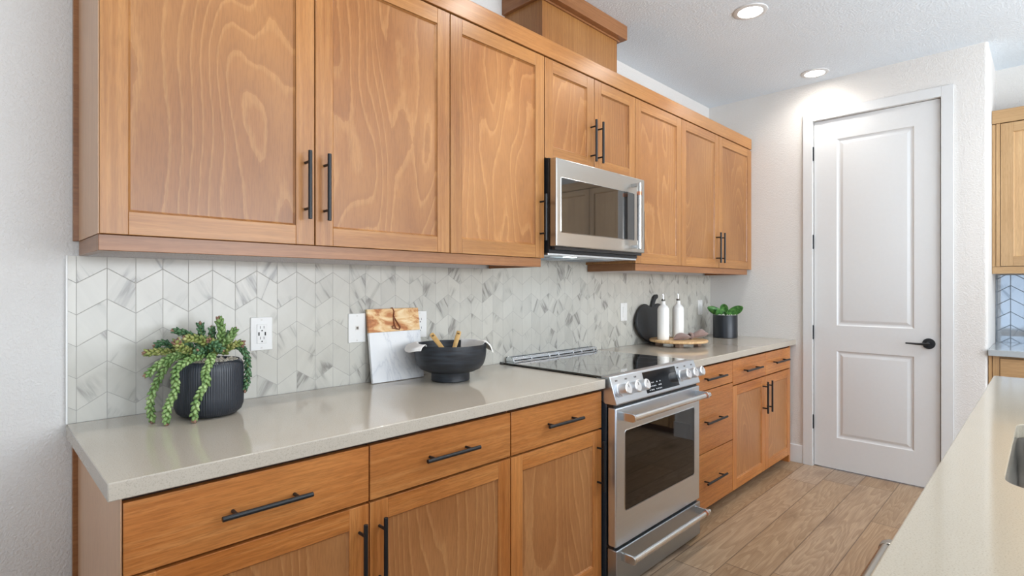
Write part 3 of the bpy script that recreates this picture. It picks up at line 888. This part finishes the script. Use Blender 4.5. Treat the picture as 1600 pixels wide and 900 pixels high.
def pathR(v, u):
    e = max(0.0, 1-abs(u-0.22)/0.55)**0.6
    pts = [(0.050, ZC+0.062), (0.105, ZC+0.072), (0.128, ZC+0.105), (0.1345, rimz-0.008), (0.137, rimz+0.004), (0.142, rimz+0.0055), (0.1495, rimz+0.004), (0.156+0.012*e, rimz-0.012*e-0.002), (0.159+0.018*e, rimz-0.004-0.040*e)]
    return sm(pts, v)
drape(aR-0.12, aR+1.35, pathR, 0.004, 5).build('cloth_right_fold', M_linen, t, solid=0.0022, sub=1)
# two wooden servers
def server(label, p0, p1, seed):
    tt = thing('salad_server', label, 'utensil', tuple(p0), group='wooden servers in the black bowl')
    a, b = Vector(p0), Vector(p1); d = (b-a); L = d.length; d.normalize()
    wv = cR-d*cR.dot(d); wv.normalize(); nv_ = d.cross(wv)
    mb = MB(); secs = [(0.0, 0.006, 0.003), (0.08, 0.0085, 0.004), (0.5, 0.0085, 0.004), (0.93, 0.0115, 0.0035), (1.0, 0.010, 0.003)]
    vs = []; n = 12
    for q, ww, th in secs:
        c = a+d*L*q
        for j in range(n): an = 2*PI*j/n; vs.append(c+wv*ww*math.cos(an)+nv_*th*math.sin(an))
    fs = [(i*n+j, i*n+(j+1) % n, (i+1)*n+(j+1) % n, (i+1)*n+j) for i in range(len(secs)-1) for j in range(n)]
    fs += [tuple(range(n))[::-1], tuple(range((len(secs)-1)*n, len(secs)*n))]
    mb.add(vs, fs)
    mb.build('handle', flat('pale_bamboo', 'D2A868', 0.5, vary=0.12, vscale=60), tt, sub=1)
    mb = MB()
    for q in (0.90, 0.925):
        c = a+d*L*q
        mb.tube([c-wv*0.005+nv_*0.0031*(-1 if nv_.dot(cF) < 0 else 1), c+wv*0.005+nv_*0.0031*(-1 if nv_.dot(cF) < 0 else 1)], 0.0014, 6)
    mb.build('burnt_mark', flat('burnt_wood', '4A3018', 0.7), tt)
bc = Vector((BC[0], BC[1], 0))
server('wooden server leaning to the left in the black bowl', bc+cR*0.02+cF*0.02+Vector((0, 0, ZC+0.062)), bc-cR*0.082-cF*0.035+Vector((0, 0, ZC+0.187)), 1)
server('wooden server standing nearly upright in the black bowl', bc-cR*0.005+cF*0.0+Vector((0, 0, ZC+0.062)), bc+cR*0.036-cF*0.04+Vector((0, 0, ZC+0.197)), 2)

# ------------------------------------------------------------------ trailing succulent in ribbed pot
PC = (0.506, 1.777)
t = thing('potted_succulent', 'trailing green succulent in a round ribbed charcoal pot on the left worktop', 'potted plant', (*PC, ZC))
prof = [(0.0005, 0.0), (0.058, 0.0), (0.074, 0.004), (0.085, 0.014), (0.0905, 0.030), (0.0915, 0.06), (0.091, 0.135), (0.0895, 0.150), (0.0855, 0.159), (0.080, 0.163), (0.078, 0.160), (0.078, 0.12), (0.0005, 0.12)]
def rib(i, j): return (0.008 if j % 4 in (0, 1) else -0.004) if 2 < i < 8 else 0
MB().lathe(prof, (*PC, ZC), 360, rib=rib).build('pot', flat('charcoal_ceramic', '272C34', 0.33, 0, 0.5), t, sharp=1.2)
mb = MB(); rr = random.Random(8)
mb.lathe([(0.0005, 0.154), (0.0775, 0.154)], (*PC, ZC), 40, close=False)
for k in range(230):
    a = rr.random()*2*PI; r = 0.076*math.sqrt(rr.random()); s = 0.003+0.003*rr.random()
    c = Vector((PC[0]+r*math.cos(a), PC[1]+r*math.sin(a), ZC+0.155+0.005*rr.random()))
    q = [Vector((rr.uniform(-1, 1), rr.uniform(-1, 1), rr.uniform(-1, 1))).normalized()*s for _ in range(6)]
    dirs = [(1, 0, 0), (-1, 0, 0), (0, 1, 0), (0, -1, 0), (0, 0, 1), (0, 0, -1)]
    vs = [c+Vector(dd)*s*(0.8+0.4*rr.random()) for dd in dirs]
    mb.add(vs, [(0, 2, 4), (2, 1, 4), (1, 3, 4), (3, 0, 4), (2, 0, 5), (1, 2, 5), (3, 1, 5), (0, 3, 5)])
mb.build('gravel', flat('pale_gravel', 'DCD2C2', 0.9, vary=0.15, vscale=200), t, smooth=False)

def leaf_mat(name, base, tip, dark):
    tt = NT(name, 0.45, 0, 0.4)
    n = tt.noise(tt.obj(), 55, 2)
    tt.color(tt.ramp(n, [(0.3, lin(dark)), (0.5, lin(base)), (0.72, lin(tip))]))
    tt.b.inputs['Subsurface Weight'].default_value = 0.08
    tt.b.inputs['Subsurface Radius'].default_value = (0.01, 0.02, 0.005)
    return tt.m
M_sg = leaf_mat('succulent_green', '7E9B5C', 'ABC186', '55753F')
M_sy = leaf_mat('succulent_yellow_green', '939A55', 'B9B47A', '5F7540')
M_sd = leaf_mat('succulent_deep_green', '4A6E4A', '6C8E64', '2C4C32')
M_tip = leaf_mat('succulent_tip_pink', '8C6A58', 'B48E72', '6A4A40')
M_stem = flat('succulent_stem', '7D9050', 0.6)
Pf = Vector((-PC[0], -PC[1], 0)).normalized(); Pr = Vector((-Pf.y, Pf.x, 0))
if Pr.x < 0: Pr = -Pr
def ppt(px, py, d):
    """a point seen near pixel (px, py), d metres towards the viewer from the pot's axis"""
    k = (1.61-d)/1.61
    p = Vector((PC[0], PC[1], 0))+Pf*d+Pr*((px-326)/601.0*k)
    p.z = 1.26-(py-447.5)*(1.61-d)/843.5
    return p
def leaf(mb, c, d, up, L, W, m):
    d = d.normalized(); s = d.cross(up)
    if s.length < 1e-4: s = d.cross(Vector((1, 0.3, 0)))
    s.normalize(); n = s.cross(d)
    vs = [c]; k = 6
    for q, f in ((0.22, 0.75), (0.55, 1.0), (0.85, 0.6)):
        for j in range(k):
            a = 2*PI*j/k; vs.append(c+d*L*q+(s*math.cos(a)*W+n*math.sin(a)*W*0.72)*f+n*0.12*L*q)
    vs.append(c+d*L*1.02+n*0.14*L)
    fs = [(0, 1+(j+1) % k, 1+j) for j in range(k)]
    for i in range(2):
        for j in range(k): fs.append((1+i*k+j, 1+i*k+(j+1) % k, 1+(i+1)*k+(j+1) % k, 1+(i+1)*k+j))
    e = 1+3*k
    fs += [(1+2*k+j, 1+2*k+(j+1) % k, e) for j in range(k)]
    mb.add(vs, fs, m)
def crom(P, t_):
    n = len(P)-1; k = min(int(t_*n), n-1); f = t_*n-k
    p0 = P[max(k-1, 0)]; p1 = P[k]; p2 = P[k+1]; p3 = P[min(k+2, n)]
    return 0.5*((2*p1)+(-p0+p2)*f+(2*p0-5*p1+4*p2-p3)*f*f+(-p0+3*p1-3*p2+p3)*f**3)
stems = [
 ([(300,556,.03),(271,557,.045),(250,585,.05),(237,620,.05),(240,651,.05)], 0, 1.0),
 ([(318,556,.05),(296,561,.085),(275,576,.10),(273,606,.10),(262,632,.10),(260,656,.10)], 0, 1.1),
 ([(330,556,.06),(328,563,.09),(320,582,.105),(320,600,.105),(305,628,.105),(302,657,.105)], 0, 1.15),
 ([(350,548,.0),(368,543,.02),(384,556,.02),(388,586,.02),(383,614,.02)], 2, 1.0),
 ([(300,550,.03),(273,553,.05),(252,564,.06),(232,580,.06)], 0, 1.0),
 ([(300,548,.0),(273,548,.02),(252,546,.03),(231,547,.03)], 1, 1.0),
 ([(300,545,-.02),(271,540,-.01),(258,533,-.01),(246,536,-.01)], 2, 0.9),
 ([(308,552,.02),(292,546,.05),(281,541,.08),(276,533,.09)], 1, 1.25),
 ([(316,548,-.02),(305,530,-.03),(290,520,-.03),(273,515,-.03)], 2, 1.0),
 ([(318,548,-.03),(315,530,-.04),(311,507,-.04)], 2, 1.1),
 ([(334,552,.02),(322,537,.05),(306,529,.07),(291,528,.075)], 1, 1.25),
 ([(338,552,0),(342,535,.0),(345,518,.0),(341,500,0)], 0, 1.3),
 ([(342,554,.01),(350,540,.02),(358,530,.02),(366,518,.02)], 0, 1.2),
 ([(328,550,-.02),(329,535,-.03),(330,514,-.03)], 2, 1.1),
 ([(348,556,.02),(358,545,.04),(368,540,.05),(377,540,.05)], 1, 1.1),
 ([(322,554,.03),(326,544,.06),(334,540,.075),(343,548,.085)], 2, 1.2),
 ([(312,555,.02),(318,545,.03),(322,530,.03)], 0, 1.2),
 ([(336,556,.0),(334,540,.04),(326,534,.06)], 1, 1.2),
 ([(345,552,-.03),(354,535,-.05),(357,522,-.05)], 2, 1.1),
 ([(306,552,-.01),(296,540,-.02),(286,535,-.02)], 2, 1.1),
 ([(325,556,.02),(316,550,.05),(308,548,.07)], 2, 1.2),
]
rr = random.Random(21)
for P_, kind, fat in stems:
    pts = [ppt(*q) for q in P_]
    L = sum((pts[i+1]-pts[i]).length for i in range(len(pts)-1))
    mb = MB()
    core = [crom(pts, i/16) for i in range(17)]
    mb.tube(core, 0.0028, 6, 2)
    n = int(L/0.0026)
    for i in range(n):
        f = (i+0.5)/n; c = crom(pts, f); tg = (crom(pts, min(1, f+0.02))-crom(pts, max(0, f-0.02))).normalized()
        a = i*2.39996+rr.uniform(-0.2, 0.2)
        ref = Vector((0, 0, 1)) if abs(tg.z) < 0.9 else Vector((1, 0, 0))
        s = tg.cross(ref).normalized(); q = s.cross(tg)
        rad = s*math.cos(a)+q*math.sin(a)
        near_tip = max(0.0, (f-0.9)/0.1)
        dd = rad*(0.75-0.4*near_tip)+tg*(0.70+0.6*near_tip)
        Lf = (0.0150+0.002*rr.random())*(1-0.30*near_tip)*fat**0.5
        Wf = 0.0055*fat**0.7*(1-0.25*near_tip)
        m = 1 if f > 0.955 or (kind == 1 and f > 0.82 and rr.random() < 0.6) else 0
        leaf(mb, c+rad*0.0015, dd, tg, Lf, Wf, m)
    mb.v = [(x, y, max(z, ZC+0.0012)) for x, y, z in mb.v]
    mb.build('trailing_stem' if P_[-1][1] > 575 else 'stem', [[M_sg, M_sy, M_sd][kind], M_tip, M_stem], t, sharp=1.5)

# ------------------------------------------------------------------ items on the far worktop
# black apple-shaped board leaning on the tiles
t = thing('apple_shaped_board', 'black apple-shaped cutting board leaning on the tiles behind the white bottles', 'board', (3.25, 1.89, ZC))
def apple(cx, z0, W, H):
    pts = []; n = 72
    for i in range(n):
        a = -PI/2+2*PI*i/n
        r = 1.0
        x = math.cos(a); z = math.sin(a)
        up = max(0, z)
        dip = 0.30*math.exp(-(x/0.30)**2)*(1 if z > 0 else 0)
        wx = x*(1.0 if z < 0 else 1.0)
        taper = 1-0.10*max(0, -z)**2
        pts.append((cx+W/2*wx*taper, z0+H/2*(1+z*(1.0)-dip)))
    return pts
ap = apple(3.25, ZC+0.001, 0.415, 0.285)
mb = MB().prism(ap, 1.871, 1.886, 'y'); 
def lean2(mb, y0=1.871, ang=0.115):
    Mx = Matrix.Translation((0, y0, ZC)) @ Matrix.Rotation(-ang, 4, 'X') @ Matrix.Translation((0, -y0, -ZC)); return mb.xform(Mx)
M_slate = flat('black_slate_finish', '25272A', 0.4, 0, 0.5, vary=0.15)
lean2(mb).build('board_body', M_slate, t, bevel=0.003)
stp = [(3.235, 1.100), (3.262, 1.100), (3.272, 1.125), (3.286, 1.152), (3.305, 1.172), (3.330, 1.184), (3.336, 1.198), (3.325, 1.208), (3.300, 1.206), (3.276, 1.192), (3.256, 1.160), (3.243, 1.130)]
stp = [(a+0.012, b) for a, b in stp]
lean2(MB().prism(stp, 1.8715, 1.8855, 'y')).build('board_stem', M_slate, t, bevel=0.002)

# footed wooden tray
TC = (3.222, 1.694); tz = 0.905
t = thing('footed_tray', 'round wooden footed tray on the worktop under the white bottles', 'tray', (*TC, ZC))
def oak():
    tt = NT('rustic_tray_wood', 0.55, 0, 0.3); x, y, z = tt.sep(tt.obj())
    n = tt.noise(tt.comb(tt.math('MULTIPLY', x, 5.0), tt.math('MULTIPLY', y, 60.0), z), 1.0, 4, 0.6, 0.6)
    tt.color(tt.ramp(n, [(0.3, lin('A9835C')), (0.5, lin('CDA97C')), (0.72, lin('E0C49B'))])); return tt.m
MB().lathe([(0.0005, tz), (0.178, tz), (0.182, tz+0.004), (0.182, tz+0.011), (0.179, tz+0.0145), (0.0005, tz+0.0145)], (*TC, 0), 64).build('tray_top', oak(), t, sharp=0.5)
for a in (0.0, PI/2, PI, 1.5*PI):
    aa = a-PI/4-0.25
    cx, cy = TC[0]+0.118*math.cos(aa), TC[1]+0.118*math.sin(aa)
    MB().box(cx-0.024, cx+0.024, cy-0.016, cy+0.016, ZC+0.0002, tz-0.0002).build('foot', flat('tray_foot_wood', '9A8270', 0.6, vary=0.1), t, bevel=0.002)
# two cruets
M_glz = flat('white_glaze', 'F1F0EC', 0.22, 0, 0.5)
M_cap = flat('pewter_cap', '6E6A64', 0.35, 0.9)
TZ = tz+0.0148
def cruet(label, x, y, ring):
    tt = thing('oil_bottle', label, 'bottle', (x, y, TZ), group='white bottles on the wooden tray')
    s = 1.0
    pf = [(0.0005, 0), (0.034, 0), (0.0365, 0.004), (0.037, 0.02), (0.0368, 0.185), (0.035, 0.200), (0.028, 0.213), (0.0175, 0.221), (0.0145, 0.227), (0.0140, 0.246), (0.0005, 0.246)]
    MB().lathe(pf, (x, y, TZ), 40).build('bottle_body', M_glz, tt, sharp=0.9)
    MB().lathe([(0.0005, 0.2462), (0.0115, 0.2462), (0.0122, 0.249), (0.0122, 0.256), (0.010, 0.259), (0.0005, 0.259)], (x, y, TZ), 24).build('stopper', M_cap, tt)
    MB().tube([(x, y, TZ+0.259), (x, y, TZ+0.275), (x-0.001, y+0.001, TZ+0.292)], [0.0035, 0.003, 0.0024], 10).build('pour_spout', M_chrome, tt)
    if ring:
        n = 20; c = Vector((x, y, TZ+0.028))+cR*0.0395*0.92-Vector((0.5, 0.5, 0))*0.012
        MB().tube([c+cR*0.008*math.cos(2*PI*i/n)+Vector((0, 0, 0.008*math.sin(2*PI*i/n))) for i in range(n+1)], 0.0013, 6).build('ring_pull', M_bar, tt)
cruet('left white ceramic oil bottle, in front of the black apple-shaped board', 3.128, 1.748, True)
cruet('right white ceramic oil bottle, behind the mauve napkin on the tray', 3.312, 1.742, False)
# knotted napkin
NC = Vector((3.262, 1.628, TZ))
t = thing('knotted_napkin', 'mauve brown napkin tied in a bow on the wooden tray', 'napkin', tuple(NC))
M_mauve = cloth_mat('mauve_linen', '8C766F', 300)
ax = Vector((0.77, -0.06, 0)).normalized()
ax = (cR*0.93 - cF*0.37).normalized()
sd = Vector((-ax.y, ax.x, 0))
def lobe(sign, L, W, H, lift, seed):
    rr = random.Random(seed); ph = [rr.random()*6 for _ in range(3)]
    def fn(u, v):
        a = 2*PI*v; e = max(0.04, math.sin(PI*(0.07+0.90*u**1.25)))**0.75
        pl = 1+0.16*math.sin(4*a+ph[0]+2.5*u)*min(1, 2*u)
        yy = W*e*math.cos(a)*pl; zz = H*e*math.sin(a)*pl
        z = 0.004+H*(0.35+0.65*e)*1.12+lift*u**1.5+zz-0.4*H*max(0, -math.sin(a))*0
        return NC+ax*sign*(0.010+L*u+0.010*math.sin(2*a+ph[2])*u)+sd*yy+Vector((0, 0, max(0.0015, z)))
    return MB().grid(fn, 22, 32)
lobe(-1, 0.118, 0.044, 0.020, -0.012, 1).build('napkin_fold', M_mauve, t, solid=0.0016, sub=1)
lobe(1, 0.120, 0.040, 0.023, 0.016, 2).build('napkin_fold', M_mauve, t, solid=0.0016, sub=1)
def ring(u, v):
    a = 2*PI*u; b = 2*PI*v
    r = 0.0155+0.0075*math.cos(b)
    return NC+Vector((0, 0, 0.0235))+sd*r*math.cos(a)*0.95+Vector((0, 0, 1))*r*math.sin(a)+ax*0.012*math.sin(b)*(1+0.2*math.sin(4*a))
MB().grid(ring, 28, 12).build('napkin_knot', M_mauve, t, sub=1)

# small black planter with broad-leaved succulent
SC_ = (3.985, 1.716)
t = thing('small_planter', 'small black cylinder planter with broad green leaves at the end of the worktop', 'potted plant', (*SC_, ZC))
MB().lathe([(0.0005, 0), (0.083, 0), (0.0865, 0.003), (0.0865, 0.167), (0.0855, 0.169), (0.082, 0.169), (0.0805, 0.165), (0.0805, 0.14), (0.0005, 0.14)], (*SC_, ZC), 64).build('pot', flat('satin_black_pot', '24272C', 0.3, 0.2), t, sharp=0.6)
mb = MB(); rr = random.Random(4)
mb.lathe([(0.0005, 0.160), (0.080, 0.160)], (*SC_, ZC), 40, close=False)
for k in range(150):
    a = rr.random()*2*PI; r = 0.076*math.sqrt(rr.random()); s = 0.004+0.004*rr.random()
    c = Vector((SC_[0]+r*math.cos(a), SC_[1]+r*math.sin(a), ZC+0.163+0.006*rr.random()))
    vs = [c+Vector(dd)*s*(0.8+0.4*rr.random()) for dd in [(1, 0, 0), (-1, 0, 0), (0, 1, 0), (0, -1, 0), (0, 0, 1), (0, 0, -1)]]
    mb.add(vs, [(0, 2, 4), (2, 1, 4), (1, 3, 4), (3, 0, 4), (2, 0, 5), (1, 2, 5), (3, 1, 5), (0, 3, 5)])
mb.build('gravel', flat('white_pebbles', 'D9D6CF', 0.9, vary=0.12, vscale=150), t, smooth=False)
M_lg = leaf_mat('broad_leaf_green', '457A38', '6C9E50', '2C5A28')
Sf = Vector((-SC_[0], -SC_[1], 0)).normalized(); Sr = Vector((-Sf.y, Sf.x, 0)); Sr = Sr if Sr.x > 0 else -Sr
def broad(dirv, L, W, base=(0, 0, 0)):
    c = Vector((SC_[0], SC_[1], ZC+0.160))+Vector(base); d = dirv.normalized()
    s = d.cross(Sf); s = s.normalized() if s.length > 0.1 else Vector((1, 0, 0)); n = s.cross(d).normalized()
    if n.z < 0: n = -n
    def fn(u, v):
        wd = W*(0.22+0.78*math.sin(PI*min(0.98, u**1.15*0.80+0.12)))*(1-max(0, u-0.86)*4.5)
        a = (v-0.5)*2
        return c+d*L*u+s*wd*a+n*(0.010*a*a+0.012*math.sin(PI*u)-0.02*u*u)
    return MB().grid(fn, 12, 8)
U = Vector((0, 0, 1))
for dv, L, W in ((-Sr*0.95+U*0.50+Sf*0.1, 0.142, 0.030), (-Sr*0.70+U*0.36+Sf*0.6, 0.105, 0.026), (Sr*0.95+U*0.55+Sf*0.2, 0.145, 0.033), (-Sr*0.15+U*1.0-Sf*0.35, 0.100, 0.030),
                 (Sr*0.25+U*0.55+Sf*0.5, 0.045, 0.016)):
    broad(dv, L, W).build('leaf', M_lg, t, solid=0.004, sub=1)

# ------------------------------------------------------------------ island
IX0, IX1, IY0, IY1 = -0.70, 3.088, -0.95, 0.168
def island_top():
    bm = bmesh.new()
    hole = rrect(1.40, 2.075, -0.375, 0.062, 0.055, 8)
    outer = [(IX0, IY0), (IX1, IY0), (IX1, IY1), (IX0, IY1)]
    es = []
    for loop in (outer, hole):
        vs = [bm.verts.new((x, y, ZC)) for x, y in loop]
        es += [bm.edges.new((vs[i], vs[(i+1) % len(vs)])) for i in range(len(vs))]
    r = bmesh.ops.triangle_fill(bm, use_beauty=True, use_dissolve=False, edges=es)
    fs = [f for f in r['geom'] if isinstance(f, bmesh.types.BMFace)]
    for f in fs:
        if f.normal.z < 0: f.normal_flip()
    e = bmesh.ops.extrude_face_region(bm, geom=list(bm.faces))
    bmesh.ops.translate(bm, verts=[v for v in e['geom'] if isinstance(v, bmesh.types.BMVert)], vec=(0, 0, -0.037))
    bmesh.ops.recalc_face_normals(bm, faces=bm.faces)
    me = bpy.data.meshes.new('island_worktop'); bm.to_mesh(me); bm.free(); me.materials.append(M_quartzI)
    o = bpy.data.objects.new('island_worktop', me); C.objects.link(o)
    md = o.modifiers.new('b', 'BEVEL'); md.width = 0.0025; md.segments = 2; md.limit_method = 'ANGLE'; md.angle_limit = 0.7
    return o
tag(island_top(), 'pale quartz island worktop with a sink cut-out at the right', 'countertop')
t = thing('kitchen_sink', 'stainless steel undermount sink set into the island worktop', 'sink', (1.74, -0.155, 0.64))
outer = [rrect(1.392, 2.083, -0.383, 0.070, 0.06, 8), rrect(1.396, 2.079, -0.379, 0.066, 0.058, 8), rrect(1.404, 2.071, -0.371, 0.058, 0.055, 8), rrect(1.42, 2.055, -0.355, 0.042, 0.05, 8)]
zs = [0.8415, 0.8405, 0.665, 0.648]
mb = MB(); n = len(outer[0]); vs = [(p[0], p[1], z) for L_, z in zip(outer, zs) for p in L_]
mb.add(vs, [(i*n+j, i*n+(j+1) % n, (i+1)*n+(j+1) % n, (i+1)*n+j) for i in range(3) for j in range(n)]+[tuple(range(3*n, 4*n))])
mb.build('basin', steel('sink_stainless', 'CDCBC7', 0.22, axis='Z'), t, sharp=0.7)
MB().lathe([(0.0005, 0.651), (0.045, 0.651), (0.05, 0.6485)], (1.74, -0.155, 0), 32, close=False).build('drain', M_chrome, t)
M_isl = flat('island_paint', 'E2E3E3', 0.4)
# island cabinets (their fronts look to +Y, under the top) and dishwasher
t = thing('kitchen_island', 'pale painted cabinet base of the island under the pale quartz top', 'cabinet', (1.2, -0.4, 0))
mb = MB(); mb.box(IX0+0.03, 0.70, IY0+0.25, 0.125, 0.06, ZT-0.001); mb.box(1.31, 1.385, IY0+0.25, 0.125, 0.06, ZT-0.001)
mb.box(2.09, IX1-0.03, IY0+0.25, 0.125, 0.06, ZT-0.001); mb.box(1.385, 2.09, IY0+0.25, 0.125, 0.06, 0.63); mb.box(1.385, 2.09, 0.09, 0.125, 0.63, ZT-0.001)
mb.box(0.70, 1.31, IY0+0.25, -0.46, 0.06, ZT-0.001)
mb.build('cabinet_body', M_isl, t)
MB().box(IX0+0.06, IX1-0.06, IY0+0.3, 0.06, 0.0, 0.0595).build('toe_kick', M_isl, t)
for a, b in ((-0.66, 0.02), (0.024, 0.696), (1.315, 1.70), (1.704, 2.09), (2.094, 3.055)):
    MB().box(a, b, 0.1255, 0.144, 0.066, ZT-0.012).build('door', M_isl, t, bevel=0.0015)
t = thing('dishwasher', 'stainless steel dishwasher with bar handle in the island below the worktop edge', 'dishwasher', (1.005, -0.15, 0.06))
MB().box(0.704, 1.306, -0.455, 0.128, 0.0605, ZT-0.006).build('tub', M_steelD, t)
dd = MB().box(0.704, 1.306, 0.1285, 0.160, 0.075, ZT-0.008).build('dishwasher_door', M_steel, t, bevel=0.004)
mb = MB(); hz_ = 0.768; hy_ = 0.214
mb.tube([(0.745, hy_, hz_), (1.205, hy_, hz_)], 0.0125, 20)
for xx in (0.730, 1.205):
    mb.prism([(0.1595, hz_-0.014), (0.1595, hz_+0.014), (hy_, hz_+0.0145), (hy_+0.012, hz_+0.008), (hy_+0.0145, hz_), (hy_+0.012, hz_-0.008), (hy_, hz_-0.0145)], xx, xx+0.022, 'x')
mb.build('handle', steel('dishwasher_handle_stainless', 'A9A49C', 0.22), dd, bevel=0.001)

# ------------------------------------------------------------------ cabinets on the far wall (they look to -X)
def far_thing(name, label, cat, X, Y):
    t = thing(name, label, cat, (X, Y, 0), rz=-PI/2, group=None); return t
FMt = (M_fV, M_fH, M_fV)
FU = 4.47; S0 = RET-0.0015
t = far_thing('upper_cabinet', 'pale wooden wall cabinet in the alcove right of the white door', 'cabinet', FU, S0)
# local: x runs to the right of the picture (-Y), y runs deeper (+X)
dep = XF-FU-0.001
MB().box(0.0, 1.50, 0.021, dep, 1.382, 2.262).build('cabinet_body', M_fV, t)
MB().box(0.038, 1.49, 0.0195, 0.024, 1.385, 2.26).build('gap_shade', M_gap, t)  # shade behind the door gaps, put in as a dark sheet
MB().box(0.0, 0.017, 0.006, 0.0205, 1.382, 2.262).build('wall_filler', M_fV, t, bevel=0.001)
MB().box(0.0185, 0.0375, 0.002, 0.0205, 1.382, 2.262).build('face_stile', M_fV, t, bevel=0.001)
for k in range(3): shaker(t, 0.040+k*0.485, 0.040+k*0.485+0.481, 1.384, 2.259, 0.0, FMt)
MB().box(-0.0, 1.50, -0.004, dep, 2.264, 2.345).build('crown', M_fH, t, bevel=0.0015)
MB().box(0.0, 1.50, 0.006, 0.024, 1.338, 1.3805).build('light_rail', M_fH, t, bevel=0.001)
t = far_thing('base_cabinet', 'pale wooden base cabinet in the alcove seen beyond the island', 'cabinet', 4.19, S0)
MB().box(0.0, 1.50, 0.021, XF-4.19-0.001, 0.06, 0.857).build('cabinet_body', M_fV, t)
MB().box(0.0, 0.017, 0.006, 0.0205, 0.06, 0.857).build('wall_filler', M_fV, t, bevel=0.001)
MB().box(0.0185, 0.0475, 0.002, 0.0205, 0.06, 0.857).build('face_stile', M_fV, t, bevel=0.001)
MB().box(0.0, 1.5, 0.08, 0.09, 0.0, 0.059).build('toe_kick', M_toe, t)
for k in range(3):
    slab(t, 0.050+k*0.482, 0.050+k*0.482+0.478, 0.70, 0.845, 0.0, M_fH)
    shaker(t, 0.050+k*0.482, 0.050+k*0.482+0.478, 0.066, 0.695, 0.0, FMt)
o = MB().box(4.168, XF-0.0105, -1.255, RET-0.001, 0.858, 0.893).build('alcove_worktop', quartz('quartz_alcove', 'A9B0B4', 0.08, 0.05), bevel=0.002)
tag(o, 'grey quartz worktop in the alcove beyond the island', 'countertop')
o = MB().box(XF-0.010, XF-0.0005, -1.255, RET-0.001, 0.8935, 1.337).build('alcove_tile_backsplash', M_tileF)
tag(o, 'glossy reflective chevron tiles above the alcove worktop', 'backsplash')

# ------------------------------------------------------------------ ceiling lamps
def lamp(label, x, y, dim=1.0):
    t = thing('ceiling_light', label, 'ceiling light', (x, y, CE), group='recessed ceiling lights over the aisle')
    MB().lathe([(0.058, -0.0005), (0.084, -0.0005), (0.082, -0.004), (0.066, -0.008), (0.060, -0.007), (0.058, -0.003)], (x, y, CE), 48, close=False).build('trim_ring', M_white, t, sharp=0.8)
    MB().lathe([(0.0005, -0.0035), (0.0585, -0.0035), (0.0585, -0.0008), (0.0005, -0.0008)], (x, y, CE), 40, close=False).build('lens', M_lamp, t)
    l = bpy.data.lights.new('ceiling_light_bulb', 'SPOT'); l.energy = LAMP_WATTS*dim; l.color = (1.0, 0.97, 0.93)
    l.spot_size = math.radians(158); l.spot_blend = 0.9; l.shadow_soft_size = 0.055
    o = bpy.data.objects.new('ceiling_light_bulb', l); C.objects.link(o); o.parent = t; o.location = (0, 0, -0.012)
lamp('round ceiling light nearer the camera, left of the white door', 2.862, 1.100)
lamp('round ceiling light above the wall close to the white door', 3.992, 1.112, 0.6)
lamp('round ceiling light over the aisle in front of the microwave, above the picture', 1.732, 1.100)
lamp('round ceiling light over the aisle by the wide left cabinets, above the picture', 0.602, 1.100)
lamp('added round ceiling light over the island worktop near the sink, above the picture', 1.732, -0.60)  # unseen lamp added to light the lower cabinet fronts
lamp('added round ceiling light over the island worktop far end, above the picture', 3.30, -0.60)  # second added lamp, extra front light for the lower cabinets
